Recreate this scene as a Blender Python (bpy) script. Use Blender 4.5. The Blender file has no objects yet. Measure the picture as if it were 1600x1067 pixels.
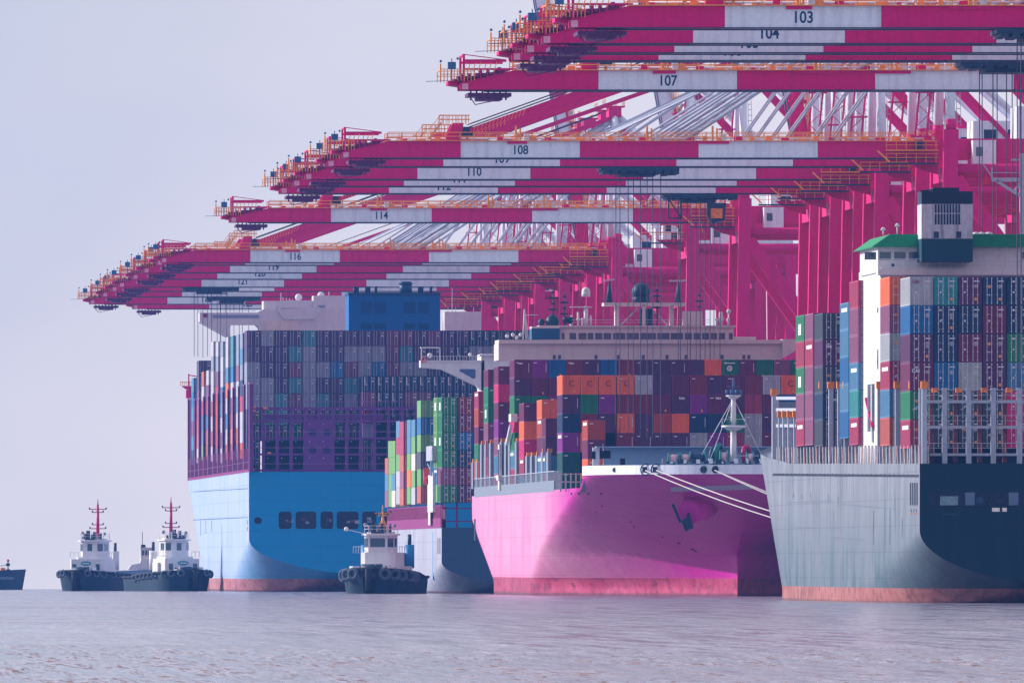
import bpy, math, random
from math import radians as R, sin, cos, pi, sqrt, exp
from mathutils import Vector, Matrix
rnd = random.Random(7)
S = bpy.context.scene
COL = S.collection
# ------------------------------------------------------------------ camera
F = 25000.0; X0 = -600.0; Y0 = 880.0; HC = 3.53; KC = 113.0
CD = KC / (F * F)                       # curvature of the water surface (the horizon drops away)
cd = bpy.data.cameras.new("camera"); cam = bpy.data.objects.new("camera", cd); COL.objects.link(cam)
cd.lens = F / 1600 * 36; cd.sensor_width = 36
cd.shift_x = (800 - X0) / 1600; cd.shift_y = (Y0 - 533.5) / 1600
cd.clip_start = 1; cd.clip_end = 20000
cam.location = (0, 0, HC); cam.rotation_euler = (R(90), 0, 0)
S.camera = cam
# ------------------------------------------------------------------ world, sun, exposure
SUN_DIR = Vector((-0.80, 0.42, 0.36)).normalized()
elev = math.asin(SUN_DIR.z); azi = math.atan2(SUN_DIR.x, SUN_DIR.y)
w = bpy.data.worlds.new("World"); S.world = w; w.use_nodes = True
nt = w.node_tree; nt.nodes.clear()
sk = nt.nodes.new('ShaderNodeTexSky'); sk.sky_type = 'NISHITA'; sk.sun_disc = False
sk.sun_elevation = elev; sk.sun_rotation = azi; sk.air_density = 1.0; sk.dust_density = 3.0; sk.ozone_density = 3.0
mx = nt.nodes.new('ShaderNodeMix'); mx.data_type = 'RGBA'; mx.blend_type = 'MIX'; mx.inputs['Factor'].default_value = 0.80
# thin smog: bluer and darker high at the left, warmer towards the horizon and the right
wc = nt.nodes.new('ShaderNodeTexCoord'); ws = nt.nodes.new('ShaderNodeSeparateXYZ'); nt.links.new(wc.outputs['Generated'], ws.inputs[0])
def wmath(op, a, b):
    n = nt.nodes.new('ShaderNodeMath'); n.operation = op
    for k, v in ((0, a), (1, b)):
        if isinstance(v, (int, float)): n.inputs[k].default_value = v
        else: nt.links.new(v, n.inputs[k])
    return n.outputs[0]
wm = nt.nodes.new('ShaderNodeMapping'); wm.inputs['Scale'].default_value = (30, 30, 55); nt.links.new(wc.outputs['Generated'], wm.inputs[0])
wn = nt.nodes.new('ShaderNodeTexNoise'); wn.inputs['Scale'].default_value = 1.6; wn.inputs['Detail'].default_value = 3; nt.links.new(wm.outputs[0], wn.inputs['Vector'])
fx = wmath('MULTIPLY', wmath('SUBTRACT', ws.outputs[0], .020), 17.0); fz = wmath('MULTIPLY', wmath('SUBTRACT', .036, ws.outputs[2]), 21.0)
ff = wmath('ADD', wmath('ADD', fx, fz), wmath('MULTIPLY', wmath('SUBTRACT', wn.outputs[0], .5), .55))
cl_ = nt.nodes.new('ShaderNodeClamp'); nt.links.new(ff, cl_.inputs[0])
wx = nt.nodes.new('ShaderNodeMix'); wx.data_type = 'RGBA'; nt.links.new(cl_.outputs[0], wx.inputs['Factor'])
wx.inputs[6].default_value = (5.8, 6.1, 7.1, 1); wx.inputs[7].default_value = (8.7, 8.0, 8.4, 1); nt.links.new(wx.outputs[2], mx.inputs[7])
bg = nt.nodes.new('ShaderNodeBackground'); bg.inputs['Strength'].default_value = 0.10
out = nt.nodes.new('ShaderNodeOutputWorld')
nt.links.new(sk.outputs[0], mx.inputs[6]); nt.links.new(mx.outputs[2], bg.inputs['Color']); nt.links.new(bg.outputs[0], out.inputs['Surface'])
sl = bpy.data.lights.new("sun", 'SUN'); sl.energy = 5.0; sl.angle = R(0.6); sl.color = (1.0, 0.93, 0.86)
so = bpy.data.objects.new("sun", sl); COL.objects.link(so)
so.rotation_euler = SUN_DIR.to_track_quat('Z', 'Y').to_euler(); so.location = (0, 0, 300)
S.view_settings.view_transform = 'Standard'; S.view_settings.look = 'None'; S.view_settings.gamma = 1.0
S.view_settings.exposure = 0.34; S.view_settings.use_curve_mapping = False

# ------------------------------------------------------------------ helpers
def dist(x, X): return F * X / (x - X0)            # distance at which a line at lateral X crosses picture column x
def water_z(Y): return -CD * Y * Y
def height(y, Y):                                   # height above the local water of picture row y at distance Y
    return HC + (Y0 - y) * Y / F + CD * Y * Y
def lat(x, Y): return (x - X0) * Y / F
OFF = {}
def tag(o, label=None, cat=None, group=None, kind=None):
    if label: o['label'] = label
    if cat: o['category'] = cat
    if group: o['group'] = group
    if kind: o['kind'] = kind
    return o
def empty(name, loc, label=None, cat=None, group=None):
    o = bpy.data.objects.new(name, None); COL.objects.link(o); o.location = loc; o.empty_display_size = 1
    OFF[o.name] = Vector(loc)
    return tag(o, label, cat, group)
def copy_tree(o, parent=None):
    c = o.copy(); COL.objects.link(c)
    if parent: c.parent = parent
    for ch in list(o.children): copy_tree(ch, c)
    return c

SPLIT = {'bulwark_stay','side_lashing_post','window','scupper_slot','antenna_mast','radar_and_dome','louvre','fitting','draught_mark','doorway','lashing_box',
         'exhaust_pipe','hull_port','winch_and_pillar','funnel_louvre','antenna','plate_seam','rope_support','deck_gear','mast_stay','hoist_rope','cross_tie','gangway',
         'mooring_opening','winch','roof_gear','towing_winch','superstructure','lashing_bridge','hatch_bulkhead','bulkhead','lamp_box','tip_gantry','stay_bracket','inner_stay',
         'backstay','forestay','stair_cage','railing','tip_railing','operator_cab','deck_rail','pilot_gangway','wing_railing','rear_girder','deckhouse','side_rail','lettering','scupper','signal_mast','foremast'}
def clusters(v, f, tol=.12):
    n = len(v); par = list(range(n))
    def find(a):
        while par[a] != a: par[a] = par[par[a]]; a = par[a]
        return a
    for q in f:
        r = find(q[0])
        for k in q[1:]: par[find(k)] = r
    comp = {}
    for i in range(n): comp.setdefault(find(i), []).append(i)
    keys = list(comp); bb = []
    for k in keys:
        P = [v[i] for i in comp[k]]
        bb.append([min(p[a] for p in P)-tol/2 for a in range(3)] + [max(p[a] for p in P)+tol/2 for a in range(3)])
    m = len(keys); g = list(range(m))
    def fg(a):
        while g[a] != a: g[a] = g[g[a]]; a = g[a]
        return a
    order = sorted(range(m), key=lambda i: bb[i][0])
    for a in range(m):
        i = order[a]
        for c in range(a+1, m):
            j = order[c]
            if bb[j][0] > bb[i][3]: break
            if bb[i][1] <= bb[j][4] and bb[j][1] <= bb[i][4] and bb[i][2] <= bb[j][5] and bb[j][2] <= bb[i][5]: g[fg(i)] = fg(j)
    out = {}
    for a in range(m): out.setdefault(fg(a), []).extend(comp[keys[a]])
    return list(out.values())
class MB:
    def __init__(s): s.v = []; s.f = []; s.m = []; s.sm = []
    def face(s, pts, m=0, smooth=False):
        n = len(s.v); s.v += [tuple(p) for p in pts]; s.f.append(tuple(range(n, n + len(pts)))); s.m.append(m); s.sm.append(smooth)
    def box(s, x0, x1, y0, y1, z0, z1, m=0):
        n = len(s.v)
        s.v += [(x0,y0,z0),(x1,y0,z0),(x1,y1,z0),(x0,y1,z0),(x0,y0,z1),(x1,y0,z1),(x1,y1,z1),(x0,y1,z1)]
        for f in ((0,3,2,1),(4,5,6,7),(0,1,5,4),(1,2,6,5),(2,3,7,6),(3,0,4,7)):
            s.f.append(tuple(n+i for i in f)); s.m.append(m); s.sm.append(False)
    def _frame(s, p, q):
        p = Vector(p); q = Vector(q); d = (q - p).normalized()
        up = Vector((0, 0, 1)) if abs(d.z) < .95 else Vector((0, 1, 0))
        a = d.cross(up).normalized(); b = a.cross(d).normalized()
        return p, q, a, b
    def bar(s, p, q, w, h=None, m=0):
        h = h or w
        p, q, a, b = s._frame(p, q); n = len(s.v)
        for c in (p, q):
            for i, j in ((-1,-1),(1,-1),(1,1),(-1,1)): s.v.append(tuple(c + a*(i*w/2) + b*(j*h/2)))
        for f in ((0,3,2,1),(4,5,6,7),(0,1,5,4),(1,2,6,5),(2,3,7,6),(3,0,4,7)):
            s.f.append(tuple(n+i for i in f)); s.m.append(m); s.sm.append(False)
    def tube(s, p, q, r, r2=None, n=10, m=0, caps=True):
        r2 = r if r2 is None else r2
        p, q, a, b = s._frame(p, q); k = len(s.v)
        for c, rr in ((p, r), (q, r2)):
            for i in range(n):
                t = 2*pi*i/n; s.v.append(tuple(c + a*(rr*cos(t)) + b*(rr*sin(t))))
        for i in range(n):
            j = (i+1) % n; s.f.append((k+i, k+j, k+n+j, k+n+i)); s.m.append(m); s.sm.append(True)
        if caps:
            s.f.append(tuple(k+n-1-i for i in range(n))); s.m.append(m); s.sm.append(False)
            s.f.append(tuple(k+n+i for i in range(n))); s.m.append(m); s.sm.append(False)
    def sphere(s, c, r, m=0, n=12, k=8, sz=1.0, z0=-1.0):
        b = len(s.v)
        for j in range(k+1):
            ph = -pi/2 + pi*j/k; zz = max(sin(ph), z0)
            for i in range(n):
                t = 2*pi*i/n; s.v.append((c[0]+r*cos(ph)*cos(t), c[1]+r*cos(ph)*sin(t), c[2]+r*sz*zz))
        for j in range(k):
            for i in range(n):
                i2 = (i+1) % n; s.f.append((b+j*n+i, b+j*n+i2, b+(j+1)*n+i2, b+(j+1)*n+i)); s.m.append(m); s.sm.append(True)
    def torus(s, c, ax, R_, r, m=0, n=14, k=7):
        ax = Vector(ax).normalized(); up = Vector((0,0,1)) if abs(ax.z) < .9 else Vector((1,0,0))
        a = ax.cross(up).normalized(); bb = a.cross(ax); c = Vector(c); b = len(s.v)
        for i in range(n):
            t = 2*pi*i/n; d = a*cos(t) + bb*sin(t)
            for j in range(k):
                u = 2*pi*j/k; s.v.append(tuple(c + d*(R_ + r*cos(u)) + ax*(r*sin(u))))
        for i in range(n):
            for j in range(k):
                i2 = (i+1) % n; j2 = (j+1) % k
                s.f.append((b+i*k+j, b+i2*k+j, b+i2*k+j2, b+i*k+j2)); s.m.append(m); s.sm.append(True)
    def prism(s, pts, axis, a, b, m=0, ms=None):    # closed outline extruded along an axis; pts are the two other coordinates
        n = len(pts); k = len(s.v)
        def mk(p, t):
            return {'x': (t, p[0], p[1]), 'y': (p[0], t, p[1]), 'z': (p[0], p[1], t)}[axis]
        for t in (a, b):
            for p in pts: s.v.append(mk(p, t))
        s.f.append(tuple(k+i for i in range(n))); s.m.append(m); s.sm.append(False)
        s.f.append(tuple(k+2*n-1-i for i in range(n))); s.m.append(m); s.sm.append(False)
        for i in range(n):
            j = (i+1) % n; s.f.append((k+i, k+n+i, k+n+j, k+j)); s.m.append(m if ms is None else ms); s.sm.append(False)
    def build(s, name, mats, parent=None, fix=False):
        if parent is not None and name in SPLIT and fix is False:
            cl = clusters(s.v, s.f)
            if 1 < len(cl) <= 100:
                own = {}
                for ci, c in enumerate(cl):
                    for i in c: own[i] = ci
                bs = [MB() for _ in cl]; mp = {}
                for ci, c in enumerate(cl):
                    for i in sorted(c): mp[i] = len(bs[ci].v); bs[ci].v.append(s.v[i])
                for q, mm, ss in zip(s.f, s.m, s.sm):
                    k = own[q[0]]; bs[k].f.append(tuple(mp[i] for i in q)); bs[k].m.append(mm); bs[k].sm.append(ss)
                r = [x.build(name, mats, parent, True if False else None) for x in sorted(bs, key=lambda x: -len(x.v))]
                return r[0]
        off = OFF.get(parent.name, Vector((0,0,0))) if parent else Vector((0,0,0))
        me = bpy.data.meshes.new(name)
        me.from_pydata([(x-off.x, y-off.y, z-off.z) for x, y, z in s.v], [], s.f)
        if not isinstance(mats, (list, tuple)): mats = [mats]
        for m in mats: me.materials.append(m)
        me.polygons.foreach_set('material_index', s.m); me.polygons.foreach_set('use_smooth', s.sm)
        if fix is True:
            import bmesh
            bm = bmesh.new(); bm.from_mesh(me); bmesh.ops.remove_doubles(bm, verts=bm.verts, dist=1e-4)
            bmesh.ops.recalc_face_normals(bm, faces=bm.faces); bm.to_mesh(me); bm.free()
        me.update()
        o = bpy.data.objects.new(name, me); COL.objects.link(o)
        if parent: o.parent = parent; OFF[o.name] = off
        else: OFF[o.name] = Vector((0,0,0))
        return o

# ------------------------------------------------------------------ materials
MC = {}
def paint(name, c, rough=.5, var=.18, dirt=None, damt=.0, vertical=True, scale=.35, metal=0, spec=.18, bump=0, fine=3.0, dlo=.48, dhi=.72):
    if name in MC: return MC[name]
    m = bpy.data.materials.new(name); m.use_nodes = True; MC[name] = m
    N = m.node_tree.nodes; L = m.node_tree.links; b = N['Principled BSDF']
    b.inputs['Roughness'].default_value = rough; b.inputs['Metallic'].default_value = metal
    b.inputs['Specular IOR Level'].default_value = spec
    tc = N.new('ShaderNodeNewGeometry'); mp = N.new('ShaderNodeMapping')
    mp.inputs['Scale'].default_value = (1, 1, .10) if vertical else (1, 1, 1)
    L.new(tc.outputs['Position'], mp.inputs[0])
    n1 = N.new('ShaderNodeTexNoise'); n1.inputs['Scale'].default_value = scale*4; n1.inputs['Detail'].default_value = 5
    L.new(mp.outputs[0], n1.inputs['Vector'])
    n2 = N.new('ShaderNodeTexNoise'); n2.inputs['Scale'].default_value = fine; n2.inputs['Detail'].default_value = 3
    L.new(tc.outputs['Position'], n2.inputs['Vector'])
    mr = N.new('ShaderNodeMapRange'); mr.inputs['From Min'].default_value = .3; mr.inputs['From Max'].default_value = .7
    mr.inputs['To Min'].default_value = 1-var; mr.inputs['To Max'].default_value = 1+var
    L.new(n2.outputs[0], mr.inputs['Value'])
    base = N.new('ShaderNodeMix'); base.data_type = 'RGBA'; base.blend_type = 'MULTIPLY'; base.inputs['Factor'].default_value = 1
    base.inputs[6].default_value = (*c, 1); L.new(mr.outputs[0], base.inputs[7])
    last = base.outputs[2]
    if dirt:
        rr = N.new('ShaderNodeMapRange'); rr.inputs['From Min'].default_value = dlo; rr.inputs['From Max'].default_value = dhi
        rr.inputs['To Max'].default_value = damt; L.new(n1.outputs[0], rr.inputs['Value'])
        dm = N.new('ShaderNodeMix'); dm.data_type = 'RGBA'; L.new(rr.outputs[0], dm.inputs['Factor'])
        L.new(last, dm.inputs[6]); dm.inputs[7].default_value = (*dirt, 1); last = dm.outputs[2]
    L.new(last, b.inputs['Base Color'])
    if bump:
        bp = N.new('ShaderNodeBump'); bp.inputs['Strength'].default_value = bump; bp.inputs['Distance'].default_value = .1
        L.new(n1.outputs[0], bp.inputs['Height']); L.new(bp.outputs[0], b.inputs['Normal'])
    return m

RED = paint('crane_crimson', (.64, .0, .15), .5, .08, (.42, .0, .12), .5, spec=.10)
WHT = paint('crane_white', (.70, .74, .86), .5, .06, (.42, .46, .60), .55, scale=.3)
WH2 = paint('ship_white', (.64, .64, .69), .5, .06, (.50, .42, .42), .35)
ORG = paint('rail_orange', (.85, .30, .05), .5, .15)
NAVY = paint('marking_navy', (.012, .05, .13), .5, .05)
DARK = paint('machinery_dark', (.02, .045, .09), .5, .3)
ROPE = paint('steel_rope', (.05, .05, .10), .5, .1)
CREAM = paint('rope_cream', (.8, .74, .72), .7, .1)
GLASS = paint('window_glass', (.015, .05, .085), .12, .2, spec=.8)
RUBBER = paint('rubber_black', (.012, .018, .028), .75, .35)
BEIGE = paint('house_beige', (.66, .55, .56), .5, .05, (.50, .40, .42), .4)
GREY = paint('deck_grey', (.17, .22, .30), .55, .2, (.30, .15, .10), .35)
LGREY = paint('frame_grey', (.36, .41, .52), .55, .12, (.34, .22, .18), .5)
MAROON = paint('frame_maroon', (.22, .012, .14), .5, .2)
STEELB = paint('bulkhead_blue_grey', (.26, .40, .60), .5, .1)
TEAL = paint('winch_teal', (.01, .16, .17), .5, .2)
BLACKT = paint('opening_dark', (.012, .018, .045), .7, .5)
OCAP = paint('cap_orange', (.75, .22, .04), .6, .3, (.3, .1, .03), .6)

# ------------------------------------------------------------------ water, quay
def make_water():
    xs = []
    def row(Y):
        half = 26 + Y*0.022
        return half
    m = bpy.data.materials.new('river_water'); m.use_nodes = True
    N = m.node_tree.nodes; L = m.node_tree.links; b = N['Principled BSDF']
    b.inputs['Roughness'].default_value = .12; b.inputs['IOR'].default_value = 1.45
    g = N.new('ShaderNodeNewGeometry')
    def noise(sc, scale, det=4):
        mp = N.new('ShaderNodeMapping'); mp.inputs['Scale'].default_value = sc; L.new(g.outputs['Position'], mp.inputs[0])
        n = N.new('ShaderNodeTexNoise'); n.inputs['Scale'].default_value = scale; n.inputs['Detail'].default_value = det
        L.new(mp.outputs[0], n.inputs['Vector']); return n.outputs[0]
    def mr(v, a, b_, c, d):
        r = N.new('ShaderNodeMapRange'); r.inputs[1].default_value = a; r.inputs[2].default_value = b_; r.inputs[3].default_value = c; r.inputs[4].default_value = d; L.new(v, r.inputs[0]); return r.outputs[0]
    def mt(op, a, b_):
        x = N.new('ShaderNodeMath'); x.operation = op
        for k, v in ((0, a), (1, b_)):
            if isinstance(v, (int, float)): x.inputs[k].default_value = v
            else: L.new(v, x.inputs[k])
        return x.outputs[0]
    mid = noise((.5, .5, 1), .5, 4); fine = noise((1, .5, 1), 2.2, 4)
    sp = N.new('ShaderNodeSeparateXYZ'); L.new(g.outputs['Position'], sp.inputs[0])
    warp = mt('MULTIPLY', mt('SUBTRACT', noise((1, .12, 1), .05, 3), .5), 160)      # the tide line between the muddy and the clear water wanders
    yy = mt('ADD', sp.outputs[1], warp)
    near = mr(yy, 640, 720, 1, 0); far = mr(yy, 900, 1250, 0, 1)
    dash = noise((4.2, .11, 1), 1.0, 6); dash2 = noise((.9, .022, 1), 1.0, 6); band = noise((.03, .02, 1), 1.0, 4)
    mud = mt('MULTIPLY', mr(dash, .46, .62, 0, 1), mr(dash2, .42, .60, .1, 1))
    mudn = mt('MULTIPLY', mud, mt('MAXIMUM', near, mt('MULTIPLY', mr(band, .5, .62, 0, .5), 1.0)))
    cmx = N.new('ShaderNodeMix'); cmx.data_type = 'RGBA'; L.new(mt('ADD', mt('MULTIPLY', mr(dash2, .38, .62, 0, 1), .6), mt('MULTIPLY', mr(noise((3.0, .05, 1), 1.0, 5), .38, .62, 0, 1), .4)), cmx.inputs[0])
    cmx.inputs[6].default_value = (.055, .055, .11, 1); cmx.inputs[7].default_value = (.42, .37, .47, 1)  # dark ripples and pale sky reflection painted into the base colour
    cm2 = N.new('ShaderNodeMix'); cm2.data_type = 'RGBA'; L.new(mudn, cm2.inputs[0]); L.new(cmx.outputs[2], cm2.inputs[6]); cm2.inputs[7].default_value = (.19, .085, .075, 1)
    L.new(cm2.outputs[2], b.inputs['Base Color'])
    a = mt('ADD', mt('MULTIPLY', mid, 2.2), fine)
    bp = N.new('ShaderNodeBump'); bp.inputs['Distance'].default_value = .8
    stg = mt('ADD', mt('MULTIPLY', mr(dash2, .42, .58, 0, .8), mt('ADD', mt('MULTIPLY', far, .95), .35)), mt('ADD', mt('MULTIPLY', mudn, .9), mr(band, .45, .62, .02, .28)))
    st2 = N.new('ShaderNodeClamp'); L.new(stg, st2.inputs[0]); L.new(st2.outputs[0], bp.inputs['Strength'])
    L.new(a, bp.inputs['Height']); L.new(bp.outputs[0], b.inputs['Normal'])
    L.new(mr(mudn, 0, 1, .12, .5), b.inputs['Roughness'])
    from mathutils import noise as mn
    V = []; Fc = []
    rows = []
    Y = -60.0
    while Y < 395: rows.append(Y); Y += 35
    Y = 395.0
    while Y < 1300: rows.append(Y); Y += .35 + (Y-395)*.0022
    while Y < 4400: rows.append(Y); Y += 20
    while Y < 5001: rows.append(Y); Y += 100
    rows.append(5001)
    # lateral columns: dense where the picture looks, coarse outside
    cols = [-1000, -400, -100, -30, -5] + [None]*0
    NX = 260
    def wave(X, Y):
        if Y < 396 or Y > 1300: return 0.0
        k = min(1, (Y-396)/10) * min(1, (1300-Y)/300)
        h = mn.noise(Vector((X*.40, Y*.11, 0)))*.03 + (.45-abs(mn.noise(Vector((X*1.6, Y*.16, 7)))))*.035 + mn.noise(Vector((X*3.4, Y*.35, 3)))*.035
        h += max(0, mn.noise(Vector((X*2.6, Y*.10, 19)))-.12)*.09*max(0, min(1, (720-Y)/60))
        env = .70 + 1.1*mn.noise(Vector((X*.02, Y*.018, 11)))
        return h*max(env, .15)*k*1.35
    for Y in rows:
        lo = max(Y, 30)*.0225; hi = max(Y, 30)*.092
        xs = [-1000, -300, lo-20] + [lo + (hi-lo)*i/NX for i in range(NX+1)] + [hi+20, max(hi+60, 900), 1500]
        for i, X in enumerate(xs):
            z = water_z(Y)
            if 3 <= i < len(xs)-3: z += wave(X, Y)
            V.append((X, Y, z))
    W = NX+1+6
    for j in range(len(rows)-1):
        for i in range(W-1):
            Fc.append((j*W+i, j*W+i+1, (j+1)*W+i+1, (j+1)*W+i))
    me = bpy.data.meshes.new('water'); me.from_pydata(V, [], Fc); me.materials.append(m)
    me.polygons.foreach_set('use_smooth', [True]*len(Fc)); me.update()
    o = bpy.data.objects.new('water', me); COL.objects.link(o); tag(o, kind='structure')
make_water()

XQ = 171.0; ZQ = 4.6
def make_quay():
    m = paint('quay_concrete', (.36, .33, .34), .8, .15, (.2, .16, .17), .6)
    b = MB(); Ys = [1250 + 130*i for i in range(24)]
    for j in range(len(Ys)-1):
        a, c = Ys[j], Ys[j+1]
        za, zc_ = water_z(a)+ZQ, water_z(c)+ZQ
        b.face([(XQ, a, za), (700, a, za), (700, c, zc_), (XQ, c, zc_)])
        b.face([(XQ, a, za-8), (XQ, a, za), (XQ, c, zc_), (XQ, c, zc_-8)])
    b.face([(XQ, Ys[0], water_z(Ys[0])+ZQ-8), (700, Ys[0], water_z(Ys[0])+ZQ-8), (700, Ys[0], water_z(Ys[0])+ZQ), (XQ, Ys[0], water_z(Ys[0])+ZQ)])
    o = b.build('quay', m); tag(o, kind='structure')
make_quay()

# ------------------------------------------------------------------ text meshes
TXT = {}
def text_mesh(s, size, mat, bold=.02, sx=.8):
    k = (s, size, mat.name)
    if k in TXT: return TXT[k]
    cu = bpy.data.curves.new('txt', 'FONT'); cu.body = s; cu.size = size; cu.align_x = 'CENTER'; cu.align_y = 'CENTER'; cu.offset = bold; cu.extrude = .012
    o = bpy.data.objects.new('txt', cu); COL.objects.link(o)
    dg = bpy.context.evaluated_depsgraph_get(); me = bpy.data.meshes.new_from_object(o.evaluated_get(dg))
    bpy.data.objects.remove(o); me.name = 'lettering'
    me.transform(Matrix.Diagonal((sx, 1, 1, 1))); me.transform(Matrix.Rotation(R(90), 4, 'X'))
    me.materials.clear(); me.materials.append(mat); TXT[k] = me
    return me
def put_text(s, size, mat, loc, parent, name='lettering', rotz=0, bold=.02, sx=.8):
    me = text_mesh(s, size, mat, bold, sx)
    o = bpy.data.objects.new(name, me); COL.objects.link(o)
    off = OFF.get(parent.name, Vector((0,0,0))) if parent else Vector((0,0,0))
    o.location = Vector(loc) - off; o.rotation_euler = (0, 0, rotz)
    if parent: o.parent = parent
    return o

# ------------------------------------------------------------------ cranes
XL = 174.5; TIP = -79.3; PAN = 15.6; ZB = 57.5; GH = 2.15
STAY = paint('stay_grey_white', (.42, .46, .58), .6, .1, spec=.1)
def make_crane():
    root = empty('quay_crane', (0, 0, 0))
    # boom: two box girders with painted panels
    for part, (ya, yb) in (('boom_girder', (0, 1.3)), ('boom_girder', (5.2, 6.5))):
        b = MB()
        xs = [TIP, TIP+PAN, TIP+2*PAN, TIP+3*PAN, TIP+4*PAN, -1.2]
        b.prism([(TIP, ZB), (xs[1], ZB), (xs[1], ZB+GH), (TIP+6.0, ZB+GH), (TIP+.7, ZB+.95), (TIP, ZB+.75)], 'y', ya, yb, 0)
        for i in range(1, 5):
            b.box(xs[i]+.001, xs[i+1], ya, yb, ZB, ZB+GH, i % 2)
        b.box(TIP+3, -1.2, ya-.12, yb+.12, ZB-.10, ZB-.003, 2)     # rail flange
        b.box(TIP+.2, TIP+.9, ya-.04, yb, ZB+.02, ZB+.7, 3)
        g = b.build(part, [RED, WHT, DARK, paint('tip_pale', (.75, .35, .5), .5, .1)], root)
    b = MB()
    x = TIP+1
    while x < -2:
        b.box(x, x+.5, 1.3, 6.2, ZB+.3, ZB+1.5, 0); x += 7.3
    b.build('cross_tie', [RED], root)
    # rear girder
    b = MB()
    for ya, yb in ((0, 1.3), (5.2, 6.5)): b.box(-1.19, 42, ya+.03, yb-.03, ZB-.2, ZB+2.5, 0)
    for x in (8, 18, 28, 41): b.box(x, x+.6, 1.27, 6.23, ZB+.4, ZB+1.9, 0)
    b.build('rear_girder', [RED], root)
    # legs (front pair at the quay edge, rear pair 30 m inland)
    for y in (-7.2, 13.0):
        for x in (0.0, 30.0):
            b = MB(); top = 61.0 if x == 0 else 58.5
            b.bar((x-1.0 if x == 0 else x+.5, y, ZQ+1.6), (x, y, top), 1.9, 1.7, 0)
            b.build('leg', [RED], root)
    for y in (-7.2, 13.0):
        b = MB(); b.bar((-1.0, y, 19), (30.5, y, 19), 1.6, 1.9, 0); b.build('portal_beam', [RED], root)
        b = MB(); b.bar((0.6, y, 54.5), (30, y, 13.5), 1.5, 1.9, 0); b.build('diagonal_brace', [RED], root)
        b = MB(); b.tube((.9, y, 55.8), (30, y, 55.8), .75, n=10, m=0); b.build('upper_tie', [RED], root)
        b = MB(); b.box(-2.5, 32.5, y-.9, y+.9, ZQ+1.0, ZQ+2.6, 0)
        for xx in (-2, 2, 28, 32): b.box(xx-1.2, xx+1.2, y-.5, y+.5, ZQ, ZQ+1.0, 1)
        b.build('sill_beam', [RED, DARK], root)
    for x, z in ((0, 55.2), (0, 21), (30, 55.2), (30, 21)):
        b = MB(); b.bar((x, -6.3, z), (x, 12.1, z), 1.5, 1.8, 0); b.build('cross_beam', [RED], root)
    # masts above the boom: white tubes to the apex
    for y, y2 in ((-7.2, .6), (13.0, 6.9)):
        b = MB(); b.tube((0, y, 61), (0, y2, 83.5), .62, n=14, m=0); b.tube((0, y, 60.9), (0, y+.3*(1 if y<0 else -1), 62.2), .72, n=14, m=1)
        b.build('mast', [WHT, RED], root)
        b = MB(); b.tube((.4, y2, 83.2), (26, y2+(-1 if y<0 else 1), ZB+2.4), .52, n=10, m=0); b.build('backstay', [WHT], root)
        b = MB(); b.bar((TIP+PAN+1.2, y2+(0 if y<0 else 0), ZB+GH+1.4), (-.4, y2, 82.8), .75, .6, 0)
        b.tube((TIP+PAN+1.2, y2-.4, ZB+GH+2.3), (-.4, y2, 84.3), .07, n=5, m=1); b.build('forestay', [RED, ROPE], root)
        b = MB(); b.tube((TIP+3*PAN-1.5, y2, ZB+GH+.3), (-.4, y2, 82), .24, n=8, m=0)
        b.tube((TIP+3*PAN-3.5, y2+.5, ZB+GH+.3), (-.4, y2+.5, 82.6), .16, n=6, m=0); b.build('inner_stay', [STAY], root)
    for y, y2 in ((-7.2, .6), (13.0, 6.9)):
        b = MB(); b.bar((.6, y2, 81.5), (21, y2+(-2 if y < 0 else 2), ZB+2.4), .8, .7, 0); b.build('rear_strut', [RED], root)
        b = MB(); b.tube((TIP+2*PAN+3, y2+.3, ZB+GH+.3), (-.4, y2, 81.2), .13, n=5, m=0); b.tube((-.8, y2, 79.5), (-15, y2, ZB+GH), .17, n=6, m=0); b.build('middle_stay', [STAY], root)
        b = MB()
        for k in range(24): z = 62+k*.85; yy = y+(y2-y)*(z-61)/22.5; b.box(.75, 1.35, yy-.05, yy+.05, z, z+.1, 0)
        b.bar((.8, y, 61.5), (.8, y2, 83), .07, .07, 0); b.bar((1.3, y, 61.5), (1.3, y2, 83), .07, .07, 0); b.build('mast_ladder', [LGREY], root)
    b = MB(); b.box(-1.1, 1.1, -.2, 7.7, 82.8, 84.6, 0); b.box(-1.8, 1.8, .5, 7, 84.6, 84.8, 0)
    for x in (-1.7, 1.7):
        for y in (.6, 3.7, 6.9): b.box(x-.05, x+.05, y-.05, y+.05, 84.8, 86, 1)
        b.box(x-.05, x+.05, .6, 6.9, 85.95, 86.05, 1)
    b.build('apex_frame', [RED, ORG], root)
    # stair tower lattice beside the mast
    b = MB()
    for (dx, dy) in ((0, 0), (1.5, 0), (0, 1.5), (1.5, 1.5)):
        b.bar((-4.6+dx, -6.6+dy, 60), (-2.6+dx, -5.6+dy, 80), .16, .16, 0)
    for k in range(14):
        z = 60 + k*1.45; o_ = (z-60)/20*2
        a = (-4.6+o_, -6.6, z); c = (-3.1+o_, -6.6, z+1.4)
        b.bar(a, c, .1, .1, 0) if k % 2 else b.bar((c[0], a[1], a[2]), (a[0], a[1], c[2]), .1, .1, 0)
        if k % 4 == 0: b.box(-5.2+o_, -2.6+o_, -7.0, -4.8, z, z+.18, 0)
    b.build('stair_tower', [RED], root)
    # machinery house and electrical room
    b = MB(); b.box(13, 31, -1.2, 8.7, ZB+3.2, ZB+8.0, 0); b.box(12.6, 31.4, -1.5, 9, ZB+2.7, ZB+3.2, 1)
    for k in range(5): b.box(14.5+k*3.3, 16.2+k*3.3, -1.23, -1.2, ZB+5.4, ZB+6.8, 2)
    b.build('machinery_house', [WHT, RED, DARK], root)
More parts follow.
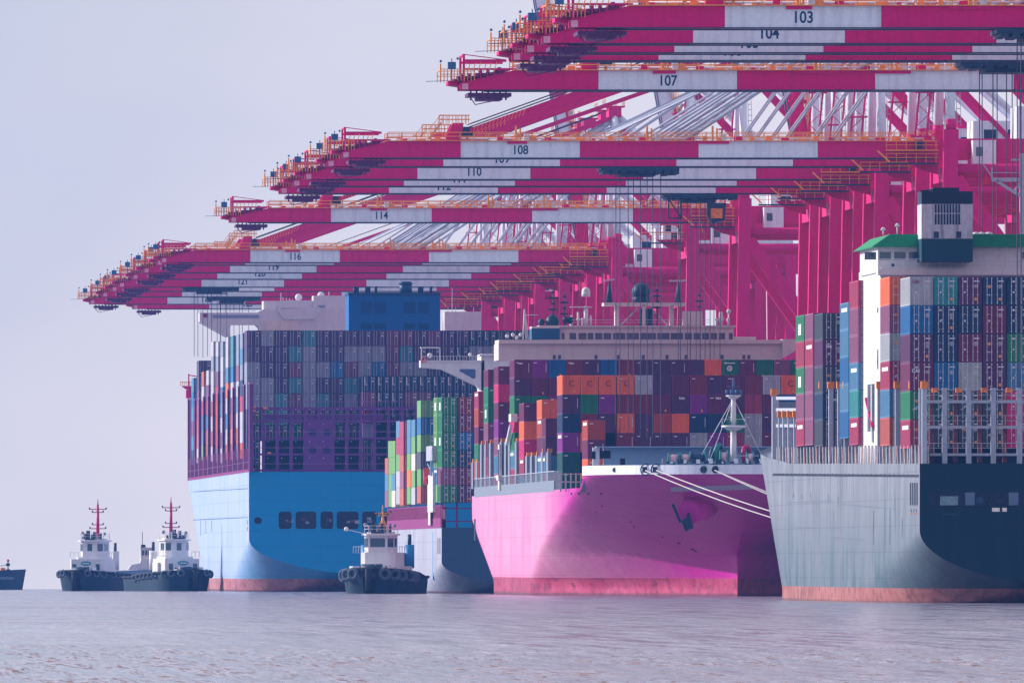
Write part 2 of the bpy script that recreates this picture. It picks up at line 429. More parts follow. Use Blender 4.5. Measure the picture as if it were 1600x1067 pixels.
    b = MB(); b.box(3.2, 6.2, -3.4, -.4, ZB-1.2, ZB+2.2, 0); b.box(3.6, 4.5, -3.43, -3.4, ZB+.1, ZB+1.3, 1); b.build('electrical_room', [WHT, GLASS], root)
    # rails along the boom
    def rails(b, x0, x1, y, z, step=1.9, h=1.15, t=.10):
        x = x0
        while x <= x1+.01: b.box(x-t/2, x+t/2, y-t/2, y+t/2, z, z+h, 0); x += step
        for hh in (h, h*.55): b.box(x0, x1, y-t/2, y+t/2, z+hh-t/2, z+hh+t/2, 0)
    b = MB()
    rails(b, TIP+6, -1.5, -.35, ZB+GH, 1.9); rails(b, TIP+6, -1.5, 7.8, ZB+GH, 1.9)
    rails(b, TIP+6, -1.5, 1.9, ZB+GH, 1.9, 1.0)
    b.box(TIP+6, -1.5, -.4, .1, ZB+GH+.004, ZB+GH+.10, 0)
    for k in range(34):
        x = TIP+8+k*2.07; b.box(x, x+rnd.uniform(.3, 1.3), .4, 1.2, ZB+GH+.1, ZB+GH+rnd.uniform(.3, .8), 1 if k % 3 == 0 else 0)
    b.build('railing', [ORG, RED], root)
    b = MB(); b.tube((TIP+8, .7, ZB+GH+.35), (-1.5, .7, ZB+GH+.35), .13, n=6, m=0); b.build('cable_pipe', [WHT], root)
    # stay bracket at the end of the first panel with its cage
    b = MB(); xb = TIP+PAN
    b.prism([(xb-2.2, ZB+GH), (xb-.02, ZB+GH), (xb+.4, ZB+GH+2.4), (xb-1.0, ZB+GH+2.4)], 'y', .1, 1.2, 0)
    b.prism([(xb-2.2, ZB+GH), (xb-.02, ZB+GH), (xb+.4, ZB+GH+2.4), (xb-1.0, ZB+GH+2.4)], 'y', 6.3, 7.4, 0)
    b.box(xb+.2, xb+1.6, .3, 1.1, ZB+GH+.6, ZB+GH+1.9, 1)
    b.build('stay_bracket', [RED, DARK], root)
    b = MB(); rails(b, xb-2.8, xb+1.2, -.45, ZB+GH+2.2, .42, 1.2, .08); rails(b, xb-2.8, xb+1.2, 1.8, ZB+GH+2.2, .6, 1.2, .08)
    for k in range(7): b.bar((xb-4.0+k*.24, -.5, ZB+GH+.2+k*.28), (xb-4.0+k*.24, -.5, ZB+GH+1.4+k*.28), .07, .07, 0)
    b.bar((xb-4.2, -.5, ZB+GH+.3), (xb-2.6, -.5, ZB+GH+2.4), .12, .25, 0); b.bar((xb-4.2, -.5, ZB+GH+1.5), (xb-2.6, -.5, ZB+GH+3.5), .08, .08, 0)
    for k in range(14): b.bar((xb+1.6+k*.5, -.45, ZB+GH+1.1+k*.17), (xb+1.9+k*.5, -.45, ZB+GH+2.0+k*.17), .1, .06, 0)
    b.build('stair_cage', [ORG], root)
    for xx, w_ in ((TIP+PAN+7.4, 2.6), (TIP+2*PAN+9, 5), (TIP+3*PAN+2, 4)):
        b = MB(); b.box(xx-w_/2, xx+w_/2, -.2, -.003, ZB+GH-.35, ZB+GH+.02, 0)
        b.box(xx-.3, xx-.05, -.3, .2, ZB+GH, ZB+GH+2.0, 1); b.box(xx+.3, xx+.5, -.3, .2, ZB+GH, ZB+GH+1.7, 1)
        b.box(xx+.9, xx+1.6, 0, .6, ZB+GH+.1, ZB+GH+1.0, 2); b.build('rope_support', [RED, ORG, WHT], root)
    # tip platform, small gantry and lamps
    b = MB()
    b.prism([(TIP-1.3, ZB+.6), (TIP+.6, ZB+.3), (TIP+6, ZB+GH+.2), (TIP+6, ZB+GH+.35), (TIP-1.3, ZB+1.0)], 'y', 1.3, 6.2, 0)
    b.bar((TIP+.4, -.2, ZB+.8), (TIP+.4, -.2, ZB+4.0), .26, .26, 0)
    b.bar((TIP+.4, 7.4, ZB+.8), (TIP+.4, 7.4, ZB+4.0), .26, .26, 0)
    b.bar((TIP+.3, -.2, ZB+3.25), (TIP+5.2, -.2, ZB+3.25), .22, .3, 0); b.bar((TIP+.4, -.2, ZB+3.95), (TIP+5, -.2, ZB+3.35), .1, .1, 0)
    b.bar((TIP+.3, 7.4, ZB+3.25), (TIP+5.2, 7.4, ZB+3.25), .22, .3, 0)
    b.bar((TIP+.3, -.2, ZB+2.3), (TIP+6.4, -.2, ZB+2.3), .14, .22, 0)
    for k in range(8): b.bar((TIP+.8+k*.75, -.2, ZB+1.0+k*.12), (TIP+.8+k*.75, -.2, ZB+2.3), .09, .09, 0)
    b.bar((TIP+.4, -.2, ZB+3.9), (TIP+.4, 7.4, ZB+3.9), .2, .2, 0)
    for k in range(14): xx = TIP-.8+k*.42; b.box(xx, xx+.35, -.25+.1*(k % 2), 1.5, ZB+.95+k*.07, ZB+1.2+k*.07+(k*7 % 5)*.12, 1)
    b.build('tip_gantry', [RED, paint('gear_crimson_dark', (.18, .01, .10), .6, .4)], root)
    b = MB(); rails(b, TIP-2.2, TIP+1.6, -.3, ZB+1.0, .38, 1.3, .08); rails(b, TIP-2.2, TIP+1.6, 7.6, ZB+1.0, .38, 1.3, .08)
    b.box(TIP-2.25, TIP-2.15, -.3, 7.6, ZB+2.2, ZB+2.32, 0); b.box(TIP-2.3, TIP-2.15, -.3, .2, ZB+1, ZB+2.9, 0)
    for k in range(6): b.bar((TIP+.8+k*.6, -.36, ZB+2.0), (TIP+1.1+k*.6, -.36, ZB+2.9+.1*(k % 3)), .09, .09, 0)
    b.build('tip_railing', [ORG], root)
    b = MB(); b.box(TIP-1.4, TIP-.5, -.4, .3, ZB+2.3, ZB+3.1, 0); b.box(TIP-1.0, TIP-.9, -.1, .0, ZB+1, ZB+3.5, 0)
    b.sphere((TIP-2.2, 0, ZB+3.2), .16, 0, 6, 4); b.sphere((TIP-.3, 0, ZB+3.5), .16, 0, 6, 4)
    b.bar((TIP-3.9, 0, ZB+.9), (TIP-1.3, 0, ZB+1.0), .06, .06, 0)
    b.build('lamp_box', [paint('lamp_blue', (.04, .12, .28), .4, .3)], root)
    b = MB(); b.box(TIP+.9, TIP+5.8, .3, 7.2, ZB-.75, ZB-.35, 0); b.box(TIP+2.0, TIP+4.8, .3, 7.2, ZB-1.15, ZB-.76, 0)
    b.bar((TIP+.9, .2, ZB-.5), (TIP+1.7, .2, ZB-1.7), .1, .1, 0); b.bar((TIP+1.7, .2, ZB-1.7), (TIP+4.6, .2, ZB-1.1), .1, .1, 0)
    for k in range(7): b.box(TIP+1.1+k*.66, TIP+1.3+k*.66, .2, .3, ZB-1.2, ZB-.16, 0)
    b.build('bumper', [paint('bumper_dark', (.10, .015, .10), .5, .3)], root)
    # hinge platform near the legs
    b = MB(); b.box(-8, -1.2, -1.6, -.2, ZB-.9, ZB-.7, 1); rails(b, -8, -1.2, -1.6, ZB-.7, 1.3, 1.2, .07); rails(b, -8, -1.2, -1.6, ZB+1.0, 1.3, 1.1, .07)
    b.box(-8, -1.2, -1.6, -.2, ZB+.85, ZB+1.0, 0); b.bar((-9.2, -1.6, ZB+.9), (-7.6, -1.6, ZB-.6), .08, .2, 0)
    b.box(-4.2, -3.2, -1.3, -.3, ZB+1.1, ZB+2.2, 1)
    b.build('hinge_platform', [ORG, DARK], root)
    b = MB(); b.prism([(-5.5, ZB-.2), (-1.0, ZB-.2), (-1.0, ZB-2.2), (-3.5, ZB-1.6)], 'y', .1, 1.2, 0); b.build('hinge_bracket', [RED], root)
    return root
def add_trolley(root, xr, ropes=8, cab=False, length=10, drop=28, spreader=False):
    # root at its final place; local x xr (centre of trolley)
    b = MB(); o = OFF[root.name]; ox, oy, oz = root.location
    def W(x, y, z): return (x, y, z)
    b.box(xr-length/2, xr+length/2, -.5, 8, ZB-.6, ZB-.17, 0)
    for k in range(9):
        x = xr-length/2+.3+k*length/9; b.box(x, x+length/9*.7, -.7, 8.1, ZB-.6-rnd.uniform(.15, .6), ZB-.58, 0)
    b.box(xr-length*.25, xr+length*.2, 0, 7.5, ZB-1.3, ZB-.59, 0)
    t = b.build('trolley', [DARK], None); t.parent = root
    b = MB()
    for k in range(ropes):
        x = xr-3.2+6.4*k/(ropes-1)*(1 if k % 2 else .9); b.tube((x, .5+(k % 2)*6, ZB-1.0), (x, .5+(k % 2)*6, ZB-drop-rnd.uniform(0, .5)), .055, n=4, m=0, caps=False)
    r = b.build('hoist_rope', [ROPE], None); r.parent = t
    if cab:
        b = MB(); b.prism([(xr+1, ZB-1.4), (xr+3.6, ZB-1.4), (xr+3.4, ZB-3.9), (xr+1.6, ZB-4.3), (xr+.9, ZB-3.0)], 'y', -.5, 2.0, 0)
        b.box(xr+1.4, xr+3.1, -.53, -.5, ZB-3.6, ZB-2.2, 1); b.bar((xr-4.5, 0, ZB-1), (xr-2.8, 0, ZB-3.6), .2, .2, 0); b.bar((xr-2.8, 0, ZB-.9), (xr-2.8, 0, ZB-3.7), .2, .2, 0)
        b.bar((xr-4.6, 0, ZB-.9), (xr-4.6, 0, ZB-3.6), .2, .2, 0); b.bar((xr-4.6, 0, ZB-3.6), (xr-2.8, 0, ZB-3.6), .2, .2, 0)
        b.build('operator_cab', [DARK, OCAP], t)
    if spreader:
        z = ZB-drop
        b = MB(); b.box(xr-3.0, xr+3.0, -2.5, 10, z-.5, z, 0); b.box(xr-1.2, xr+1.2, 0, 7, z, z+1.6, 1)
        for y in (-2.4, 9.9): b.box(xr-1.3, xr+1.3, y-.2, y+.2, z-.9, z-.1, 0)
        c = b.build('spreader', [paint('spreader_orange', (.5, .10, .04), .6, .4), DARK], None); c.parent = t
    return t

CR = [(103,44.6),(104,69),(105,83.4),(106,95.5),(107,141.6),(108,247.6),(109,261),(110,281),(111,291.5),(112,303),(114,348),
      (116,410.6),(117,414.6),(119,426.5),(120,436.5),(121,448.8),(122,455.5),(123,464),(124,475.5),(125,483)]
tmpl = make_crane()
LABC = {103: 'crimson and white quay crane numbered 103, nearest, its boom along the top edge',
        104: 'quay crane numbered 104, second boom from the top edge, below boom 103',
        105: 'quay crane third from the top edge, squeezed between booms 104 and 106',
        106: 'quay crane numbered 106, lowest of the four stacked booms at the top edge',
        107: 'quay crane numbered 107, separate boom just under the top four, over the dark ship',
        108: 'quay crane numbered 108, uppermost boom of the middle group of five',
        109: 'quay crane numbered 109, second boom of the middle group, with dark trolley under it',
        110: 'quay crane numbered 110, third and centre boom of the middle group',
        111: 'quay crane numbered 111, fourth boom of the middle group, number half hidden',
        112: 'quay crane numbered 112, lowest boom of the middle group, operator cab hanging below',
        114: 'quay crane numbered 114, lone boom between the middle group and the far group',
        116: 'quay crane numbered 116, uppermost boom of the far group over the blue ship',
        117: 'quay crane seen as a thin strip right under boom 116 of the far group',
        119: 'quay crane numbered 119, third boom down in the far group',
        120: 'quay crane numbered 120, fourth boom down in the far group, number mostly covered',
        121: 'quay crane numbered 121, fifth boom down, trolley hanging over the white panel',
        122: 'quay crane in far group, thin strip right under boom 121',
        123: 'quay crane in far group, seventh boom down, dark trolley over its white panel',
        124: 'quay crane numbered 124, second lowest boom of the far group',
        125: 'farthest quay crane, lowest boom of all, just above the bridge of the blue ship'}
cranes = []
for i, (num, yb) in enumerate(CR):
    A = ZB - HC; q = Y0 - (yb - 1.4*(880-yb)/830)
    s = (q + sqrt(q*q + 4*A*KC)) / (2*A); Y = F / s
    c = tmpl if i == 0 else copy_tree(tmpl)
    c.location = (XL + (10.5 if num == 125 else 0), Y, water_z(Y)); OFF[c.name] = Vector((0,0,0))
    tag(c, LABC[num], 'crane', 'quay cranes lined up along the berth')
    cranes.append((num, c, Y))
BOOMP = ('boom_girder', 'cross_tie', 'railing', 'cable_pipe', 'stay_bracket', 'stair_cage', 'rope_support', 'tip_gantry', 'tip_railing', 'lamp_box', 'bumper')
for s_, lab_, ang in ((10.72, 'quay crane with boom raised steeply, rising behind the legs beside crane 114', 80),
                      (9.62, 'quay crane with raised boom between cranes 114 and 116', 80), (8.72, 'quay crane with raised boom, pinkest and smallest of the raised three', 80)):
    Y = F/s_; c = copy_tree(tmpl); c.location = (XL, Y, water_z(Y)); tag(c, lab_, 'crane', 'quay cranes lined up along the berth')
    M = Matrix.Rotation(R(ang), 4, 'Y'); piv = Vector((-1.2, 0, ZB)); T = Matrix.Translation(piv) @ M @ Matrix.Translation(-piv)
    for ch in list(c.children):
        nm = ch.name.split('.')[0]
        if nm in ('forestay', 'inner_stay'): bpy.data.objects.remove(ch)
        elif nm in BOOMP: ch.matrix_local = T @ ch.matrix_local
for num, c, Y in cranes:
    t = put_text(str(num), 1.62, NAVY, (TIP+1.5*PAN, -.014, ZB+.95), None, 'boom_number', bold=.03, sx=.88); t.parent = c
    tr = {106: (1578, 9, False, 34, False), 109: (1000, 8, False, 36, False), 112: (1095, 10, True, 30, False),
          121: (330, 8, False, 13, False), 123: (365, 8, False, 14, False), 124: (790, 5, False, 12, True),
          103: (1640, 8, False, 34, False)}.get(num)
    if tr:
        add_trolley(c, lat(tr[0], Y) - XL, tr[1], tr[2], 10.5, tr[3], tr[4])

# ------------------------------------------------------------------ hulls
def hull_paint(name, c, boot, zboot, lit_pale, stain, wfac=.5, rough=.45, stain_amt=.6, hi=12.0):
    """one paint scheme: hull colour, boot colour under the painted line, sunlit sides paled and shaded stern left dark in the paint, chalk-streaked (attribute 'lit_fade') and vertical stains"""
    m = bpy.data.materials.new(name); m.use_nodes = True
    N = m.node_tree.nodes; L = m.node_tree.links; b = N['Principled BSDF']; b.inputs['Roughness'].default_value = rough; b.inputs['Specular IOR Level'].default_value = .12
    tc = N.new('ShaderNodeTexCoord'); sp = N.new('ShaderNodeSeparateXYZ'); L.new(tc.outputs['Object'], sp.inputs[0])
    def noise(sc, scale, det=5, rg=.55):
        mp = N.new('ShaderNodeMapping'); mp.inputs['Scale'].default_value = sc; L.new(tc.outputs['Object'], mp.inputs[0])
        n = N.new('ShaderNodeTexNoise'); n.inputs['Scale'].default_value = scale; n.inputs['Detail'].default_value = det; n.inputs['Roughness'].default_value = rg
        L.new(mp.outputs[0], n.inputs['Vector']); return n.outputs[0]
    def mapr(v, a, b_, c_, d):
        r = N.new('ShaderNodeMapRange'); r.inputs[1].default_value = a; r.inputs[2].default_value = b_; r.inputs[3].default_value = c_; r.inputs[4].default_value = d
        L.new(v, r.inputs[0]); return r.outputs[0]
    def mix(f, a, b_):
        x = N.new('ShaderNodeMix'); x.data_type = 'RGBA'
        if isinstance(f, float): x.inputs[0].default_value = f
        else: L.new(f, x.inputs[0])
        for k, v in ((6, a), (7, b_)):
            if isinstance(v, tuple): x.inputs[k].default_value = (*v, 1)
            else: L.new(v, x.inputs[k])
        return x.outputs[2]
    def math_(op, a, b_):
        x = N.new('ShaderNodeMath'); x.operation = op
        for k, v in ((0, a), (1, b_)):
            if isinstance(v, (int, float)): x.inputs[k].default_value = v
            else: L.new(v, x.inputs[k])
        x.use_clamp = True
        return x.outputs[0]
    at = N.new('ShaderNodeAttribute'); at.attribute_name = 'lit_fade'
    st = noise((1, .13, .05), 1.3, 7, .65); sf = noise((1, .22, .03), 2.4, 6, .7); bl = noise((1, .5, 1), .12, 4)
    lit_fade = math_('MULTIPLY', at.outputs['Fac'], mapr(st, .25, .6, .55, 1.0))
    col = mix(math_('MULTIPLY', lit_fade, wfac), c, lit_pale)  # painted light: pale sunlit side over the dark shaded hull tone, streaked
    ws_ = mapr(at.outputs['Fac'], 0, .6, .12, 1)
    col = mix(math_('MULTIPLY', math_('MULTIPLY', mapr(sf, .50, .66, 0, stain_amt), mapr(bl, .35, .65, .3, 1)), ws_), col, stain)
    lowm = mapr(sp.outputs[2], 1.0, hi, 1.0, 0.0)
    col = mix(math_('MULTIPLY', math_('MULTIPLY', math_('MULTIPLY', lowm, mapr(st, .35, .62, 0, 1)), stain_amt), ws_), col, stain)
    bc = mix(mapr(noise((1, .12, .5), .5, 6, .65), .35, .65, 0, 1), boot, tuple(min(1, v*1.25+.05) for v in boot))
    bc = mix(mapr(noise((1, .22, .35), 1.6, 6, .7), .48, .64, 0, .75), bc, (boot[0]*.35, boot[1]*.4, boot[2]*.45))
    bc = mix(mapr(sp.outputs[2], .45, .15, 0, .7), bc, (.05, .03, .03))
    below = mapr(sp.outputs[2], zboot-.02, zboot+.02, 1, 0)
    L.new(mix(below, col, bc), b.inputs['Base Color'])
    # plating seams and dents
    br = N.new('ShaderNodeTexNoise'); br.inputs['Scale'].default_value = .25; L.new(tc.outputs['Object'], br.inputs['Vector'])
    xy = N.new('ShaderNodeMath'); xy.operation = 'ADD'; L.new(sp.outputs[0], xy.inputs[0]); L.new(sp.outputs[1], xy.inputs[1])
    cb = N.new('ShaderNodeCombineXYZ'); L.new(xy.outputs[0], cb.inputs[0]); L.new(sp.outputs[2], cb.inputs[1])
    bk = N.new('ShaderNodeTexBrick'); bk.inputs['Scale'].default_value = 1.0; bk.inputs['Brick Width'].default_value = 11.0; bk.inputs['Row Height'].default_value = 2.7; bk.inputs['Mortar Size'].default_value = .05; bk.inputs['Mortar Smooth'].default_value = .6
    L.new(cb.outputs[0], bk.inputs['Vector'])
    L.remove(b.inputs['Base Color'].links[0]); fin = mix(below, col, bc)
    L.new(mix(math_('MULTIPLY', bk.outputs['Fac'], .35), fin, (.03, .03, .07)), b.inputs['Base Color'])
    bp = N.new('ShaderNodeBump'); bp.inputs['Strength'].default_value = .5; bp.inputs['Distance'].default_value = .35
    L.new(br.outputs[0], bp.inputs['Height']); L.new(bp.outputs[0], b.inputs['Normal'])
    return m

def make_hull(root, Ya, Yb, bfun, zdeck, mat, deckmat, Xc, zw, step=4.0, trim=0.0, capA=True, lit_fade_fn=None, zlist=None):
    """stations from Ya (near) to Yb (far); bfun(Y,z)->half breadth"""
    from math import floor
    n = int((Yb-Ya)/step)+1
    ys = [Ya + (Yb-Ya)*i/n for i in range(n+1)]
    # denser near the near end
    ys = sorted(set(ys + [Ya + k*.8 for k in range(1, 16)] + [Ya + .05, Ya+.2, Ya+.4]))
    NZ = 44
    b = MB(); lit_fade = []
    o = OFF[root.name]
    for side in (-1, 1):
        k0 = len(b.v)
        for Y in ys:
            zt = zdeck(Y)
            for j in range(NZ+1):
                z = -1.6 + (zt+1.6)*j/NZ
                h = bfun(Y, z)
                b.v.append((Xc + side*h, Y, zw + z + trim*(Y-Ya)))
                lit_fade.append(lit_fade_fn(Y, z, h) if lit_fade_fn else 1.0)
        for i in range(len(ys)-1):
            for j in range(NZ):
                a = k0+i*(NZ+1)+j; q = (a, a+NZ+1, a+NZ+2, a+1)
                if side > 0: q = q[::-1]
                b.f.append(q); b.m.append(0); b.sm.append(True)
    # deck
    for i in range(len(ys)-1):
        Y, Y2 = ys[i], ys[i+1]
        h, h2 = bfun(Y, zdeck(Y)), bfun(Y2, zdeck(Y2))
        z, z2 = zw+zdeck(Y)+trim*(Y-Ya)-.35, zw+zdeck(Y2)+trim*(Y2-Ya)-.35
        b.face([(Xc-h+.1, Y, z), (Xc+h-.1, Y, z), (Xc+h2-.1, Y2, z2), (Xc-h2+.1, Y2, z2)], 1); lit_fade += [0]*4
    ob = b.build('hull', [mat, deckmat], root)
    at = ob.data.attributes.new('lit_fade', 'FLOAT', 'POINT'); at.data.foreach_set('value', lit_fade)
    if capA:
        t = MB(); zt = zdeck(Ya)
        pts = []
        for j in range(NZ+1):
            z = -1.6 + (zt+1.6)*j/NZ; pts.append((bfun(Ya, z), z))
        for j in range(NZ):
            (h, z), (h2, z2) = pts[j], pts[j+1]
            if h2 < .05: continue
            t.face([(Xc-h, Ya-.01, zw+z), (Xc+h, Ya-.01, zw+z), (Xc+h2, Ya-.01, zw+z2), (Xc-h2, Ya-.01, zw+z2)], 0)
        tr = t.build('transom', [mat], root)
        at = tr.data.attributes.new('lit_fade', 'FLOAT', 'POINT'); at.data.foreach_set('value', [0.0]*len(t.v))  # whole transom kept at the dark, shaded tone
    return ob

def stern_b(Ya, Bh, zc0, zk0, clen, Ys0, Ysd, Yend, zd, pe=2.2):
    def f(Y, z):
        t = Y - Ya
        zc = zc0*(1-min(t/clen, 1.25)); zk = zk0 - t*.22
        if zk < zc - .1: u = (z-zk)/(zc-zk)
        else: u = 1 if z > zc else 0
        u = max(0.0, min(1.0, u)); h = Bh*sqrt(max(0, 1-(1-u)**2))
        ys = Ys0 + (Ysd-Ys0)*max(0, min(1, z/zd)); ye = Yend - 14*(1-max(0, min(1, z/zd)))
        if Y > ys:
            v = min(1, (Y-ys)/(ye-ys)); h *= max(0, 1 - v**pe)
        return h
    return f
def lit_fade_stern(Ya, zc0, zk0, clen):
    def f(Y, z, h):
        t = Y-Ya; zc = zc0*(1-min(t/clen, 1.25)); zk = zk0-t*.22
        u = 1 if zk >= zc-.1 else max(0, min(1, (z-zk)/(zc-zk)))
        return max(0.0, min(1.0, u))**2.2  # side paled as sunlit, counter below painted dark like its shade
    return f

# ------------------------------------------------------------------ containers
PAL = {'indigo': (.075,.045,.14), 'slate': (.23,.26,.37), 'heather': (.16,.05,.15), 'sea green': (.04,.22,.29), 'azure': (.01,.15,.36), 'grey': (.36,.38,.42), 'cream': (.62,.56,.50), 'teal': (.03,.25,.27), 'purple': (.10,.025,.10), 'plum': (.16,.018,.085),
       'maroon': (.22,.02,.06), 'navy': (.012,.04,.11), 'blue': (.012,.13,.34), 'steel blue': (.07,.20,.36), 'rose': (.36,.035,.10),
       'hot pink': (.60,.02,.16), 'green': (.02,.20,.085), 'orange': (.80,.15,.05), 'brick red': (.42,.055,.035), 'violet': (.24,.02,.26),
       'white': (.42,.42,.50), 'dark green': (.008,.085,.075), 'lime green': (.14,.33,.10), 'dark grey': (.05,.06,.09), 'salmon': (.46,.10,.08), 'mauve': (.25,.08,.17)}
def cont_mat(c): return paint('container '+c, PAL[c], .5, .10, tuple(.45*v+.01 for v in PAL[c]), .55, scale=.5)
MARK = paint('marking_white', (.75, .77, .82), .5, .1); MARKO = paint('marking_orange', (.8, .30, .06), .5, .1)
CW, CL = 2.36, 12.19
CM = {}
def container_mesh(colour, kind, H, var=0):
    k = (colour, kind, round(H, 2), var)
    if k in CM: return CM[k]
    r = random.Random(hash((kind, var)) % 1000 if False else var*31+(5 if kind == 'door' else 2))
    b = MB(); w2 = CW/2
    # frame
    for x in (-w2, w2-.14):
        for y in (0, CL-.14): b.box(x, x+.14, y, y+.14, .0, H, 0)
    for z in (0, H-.13):
        b.box(-w2+.14, w2-.14, 0, .12, z, z+.13, 0); b.box(-w2+.14, w2-.14, CL-.12, CL, z, z+.13, 0)
        b.box(-w2, -w2+.10, .14, CL-.14, z, z+.13, 0); b.box(w2-.10, w2, .14, CL-.14, z, z+.13, 0)
    b.face([(-w2, .14, H-.01), (w2, .14, H-.01), (w2, CL-.14, H-.01), (-w2, CL-.14, H-.01)], 0)
    # corrugated long sides
    n = 40
    for sgn in (-1, 1):
        X1 = sgn*(w2-.005); X2 = sgn*(w2-.05)
        L_ = (CL-.28)/n
        for i in range(n):
            y = .14+i*L_
            P = [(X1, y), (X1, y+.35*L_), (X2, y+.5*L_), (X2, y+.85*L_), (X1, y+L_)]
            for a, c in zip(P[:-1], P[1:]):
                b.face([(a[0], a[1], .13), (c[0], c[1], .13), (c[0], c[1], H-.13), (a[0], a[1], H-.13)], 0)
    b.face([(-w2+.1, CL-.05, .1), (w2-.1, CL-.05, .1), (w2-.1, CL-.05, H-.1), (-w2+.1, CL-.05, H-.1)], 0)
    if kind == 'end':
        n = 9; L_ = (CW-.28)/n
        for i in range(n):
            x = -w2+.14+i*L_
            P = [(x, .02), (x+.4*L_, .02), (x+.5*L_, .10), (x+.9*L_, .10), (x+L_, .02)]
            for a, c in zip(P[:-1], P[1:]):
                b.face([(a[0], a[1], .13), (c[0], c[1], .13), (c[0], c[1], H-.13), (a[0], a[1], H-.13)], 0)
        if var % 2: b.box(-.9, -.45, -.012, .015, H*.80, H*.84, 1)
        if var == 2: b.box(.35, .55, -.012, .015, .25, .55, 2)
        if var == 3: b.box(.85, .9, -.012, .015, H*.3, H*.8, 1)
    me_mats = [cont_mat(colour), MARK, MARKO]
    o = b.build('container', me_mats); me = o.data; bpy.data.objects.remove(o)
    CM[k] = me
    return me
DM = {}
def door_mesh(colour, side, H, var):
    k = (colour, side, round(H, 2), var)
    if k in DM: return DM[k]
    r = random.Random(var*17+side*3+1)
    b = MB(); w2 = CW/2
    x0, x1 = (-w2+.15, -.012) if side < 0 else (.012, w2-.15)
    b.box(x0, x1, .045, .09, .14, H-.14, 0)
    for i in range(4):
        z = .2+(H-.5)*i/4; b.box(x0+.08, x1-.08, .03, .046, z+.12, z+(H-.5)/4, 0)
    for x in (x0+.28, x1-.28):
        b.tube((x, .0, .1), (x, .0, H-.1), .032, n=5, m=1, caps=False)
        for z in (.14, H*.35, H*.65, H-.2): b.box(x-.07, x+.07, -.03, .03, z, z+.07, 1)
    if side > 0:
        b.box(x0+.36, x1-.1, -.006, .03, H*.82, H*.865, 1)
        for i in range(r.randint(3, 7)): b.box(x0+.40, x0+r.uniform(.6, .8), -.006, .03, H*.70-i*.11, H*.70-i*.11+.05, 1)
        if r.random() < .5: b.box(x0+.42, x0+.66, -.008, .03, H*.16, H*.16+.28, 2)
    else:
        if r.random() < .7: b.box(x0+.36, x0+r.uniform(.55, .8), -.006, .03, H*.80, H*.86, 1)
        if r.random() < .5: b.box(x0+.4, x0+.58, -.006, .03, H*.42, H*.42+.18, 1)
        if r.random() < .3: b.box(x0+.38, x0+.62, -.008, .03, H*.60, H*.60+.28, 2)
        for i in range(r.randint(1, 4)): zz = H*r.uniform(.12, .72); xx = x0+r.uniform(.35, .7); b.box(xx, xx+r.uniform(.06, .2), -.006, .03, zz, zz+r.uniform(.04, .12), 1)
    o = b.build('door', [cont_mat(colour), paint('lock_rod', tuple(.45*v+.14 for v in (1, 1, 1.15)), .5, .1), MARKO]); me = o.data; bpy.data.objects.remove(o)
    DM[k] = me
    return me
ORD = ['top', 'second', 'third', 'fourth', 'fifth', 'sixth', 'seventh', 'eighth', 'ninth', 'tenth', 'eleventh', 'twelfth',
       'thirteenth', 'fourteenth', 'fifteenth', 'sixteenth', 'seventeenth', 'eighteenth', 'nineteenth', 'twentieth', 'twenty-first', 'twenty-second', 'twenty-third', 'twenty-fourth']
ALLC = []     # (apparent size, record)
def plan_ship(ship, bays, pitch, H, kind, palette, trim, Yt, seed, group):
    """bays: list of dict(name, Y, X (port edge), cols, ztop (world), tiers, colours=grid or None, skip=set of (col,tier), xs)"""
    r = random.Random(seed)
    occ = {}
    for bi, B in enumerate(bays):
        for c in range(B['cols']):
            top = B.get('drop', {}).get(c, 0)
            for t in range(top, B['tiers']):
                occ[(bi, c, t)] = True
    for bi, B in enumerate(bays):
        for c in range(B['cols']):
            top = B.get('drop', {}).get(c, 0)
            X = B['X'] + pitch*(c+.5)
            for t in range(top, B['tiers']):
                z = B['ztop'] - H*(t+1)
                # in view when nothing of a nearer bay stands in front, or when it is the outer (port) column
                hidden = False
                for bj, D in enumerate(bays):
                    if D['Y'] < B['Y']-1:
                        c2 = (X - D['X'])/pitch - .5 + (X/D['Y'] - X/B['Y'])*0
                        # lateral position where our box shows on the plane of bay D
                        xd = X*D['Y']/B['Y']; zc_ = (z+H*.95-HC)*D['Y']/B['Y']+HC
                        l = (xd - pitch*.5*D['Y']/B['Y'] - D['X'])/pitch; rr = (xd + pitch*.5*D['Y']/B['Y'] - D['X'])/pitch
                        if l > -.02 and l < D['cols']:
                            cc = [int(l+.02), min(int(rr-.02), D['cols']-1)]
                            if all(zc_ < D['ztop'] - H*D.get('drop', {}).get(q, 0) - .2 for q in cc): hidden = True
                if c == 0 or (c > 0 and t < B.get('drop', {}).get(c-1, 0)): 
                    if not (B.get('noside') and hidden): hidden = False
                if B.get('zmin') and z + H < B['zmin'] and c > 0: hidden = True
                if hidden: continue
                g = B.get('colours')
                if g and t < len(g) and c < len(g[t]) and g[t][c]: colr = g[t][c]
                else: colr = r.choice(palette)
                if ship == 'blue ship': colr = {'purple': 'indigo', 'grey': 'slate', 'maroon': 'heather', 'plum': 'indigo', 'teal': 'sea green', 'blue': 'azure'}.get(colr, colr)
                ph = B['name']
                if c == 0 and B.get('side'): lab = '%s container on the %s, %s, %s row down' % (colr, ship, ph, ORD[t])
                else: lab = '%s container, %s row down, %s from left, %s on %s' % (colr, ORD[t], 'first' if c == 0 else ORD[c], ph, ship)
                ALLC.append((H*F/B['Y'], dict(X=X, Y=B['Y'], z=z + trim*(B['Y']-Yt), colour=colr, H=H-.03, kind=kind, lab=lab, group=group, ship=ship, c=c, t=t, bi=bi, var=r.randint(0, 3))))
def ztop_px(y, Y): return water_z(Y) + height(y, Y)

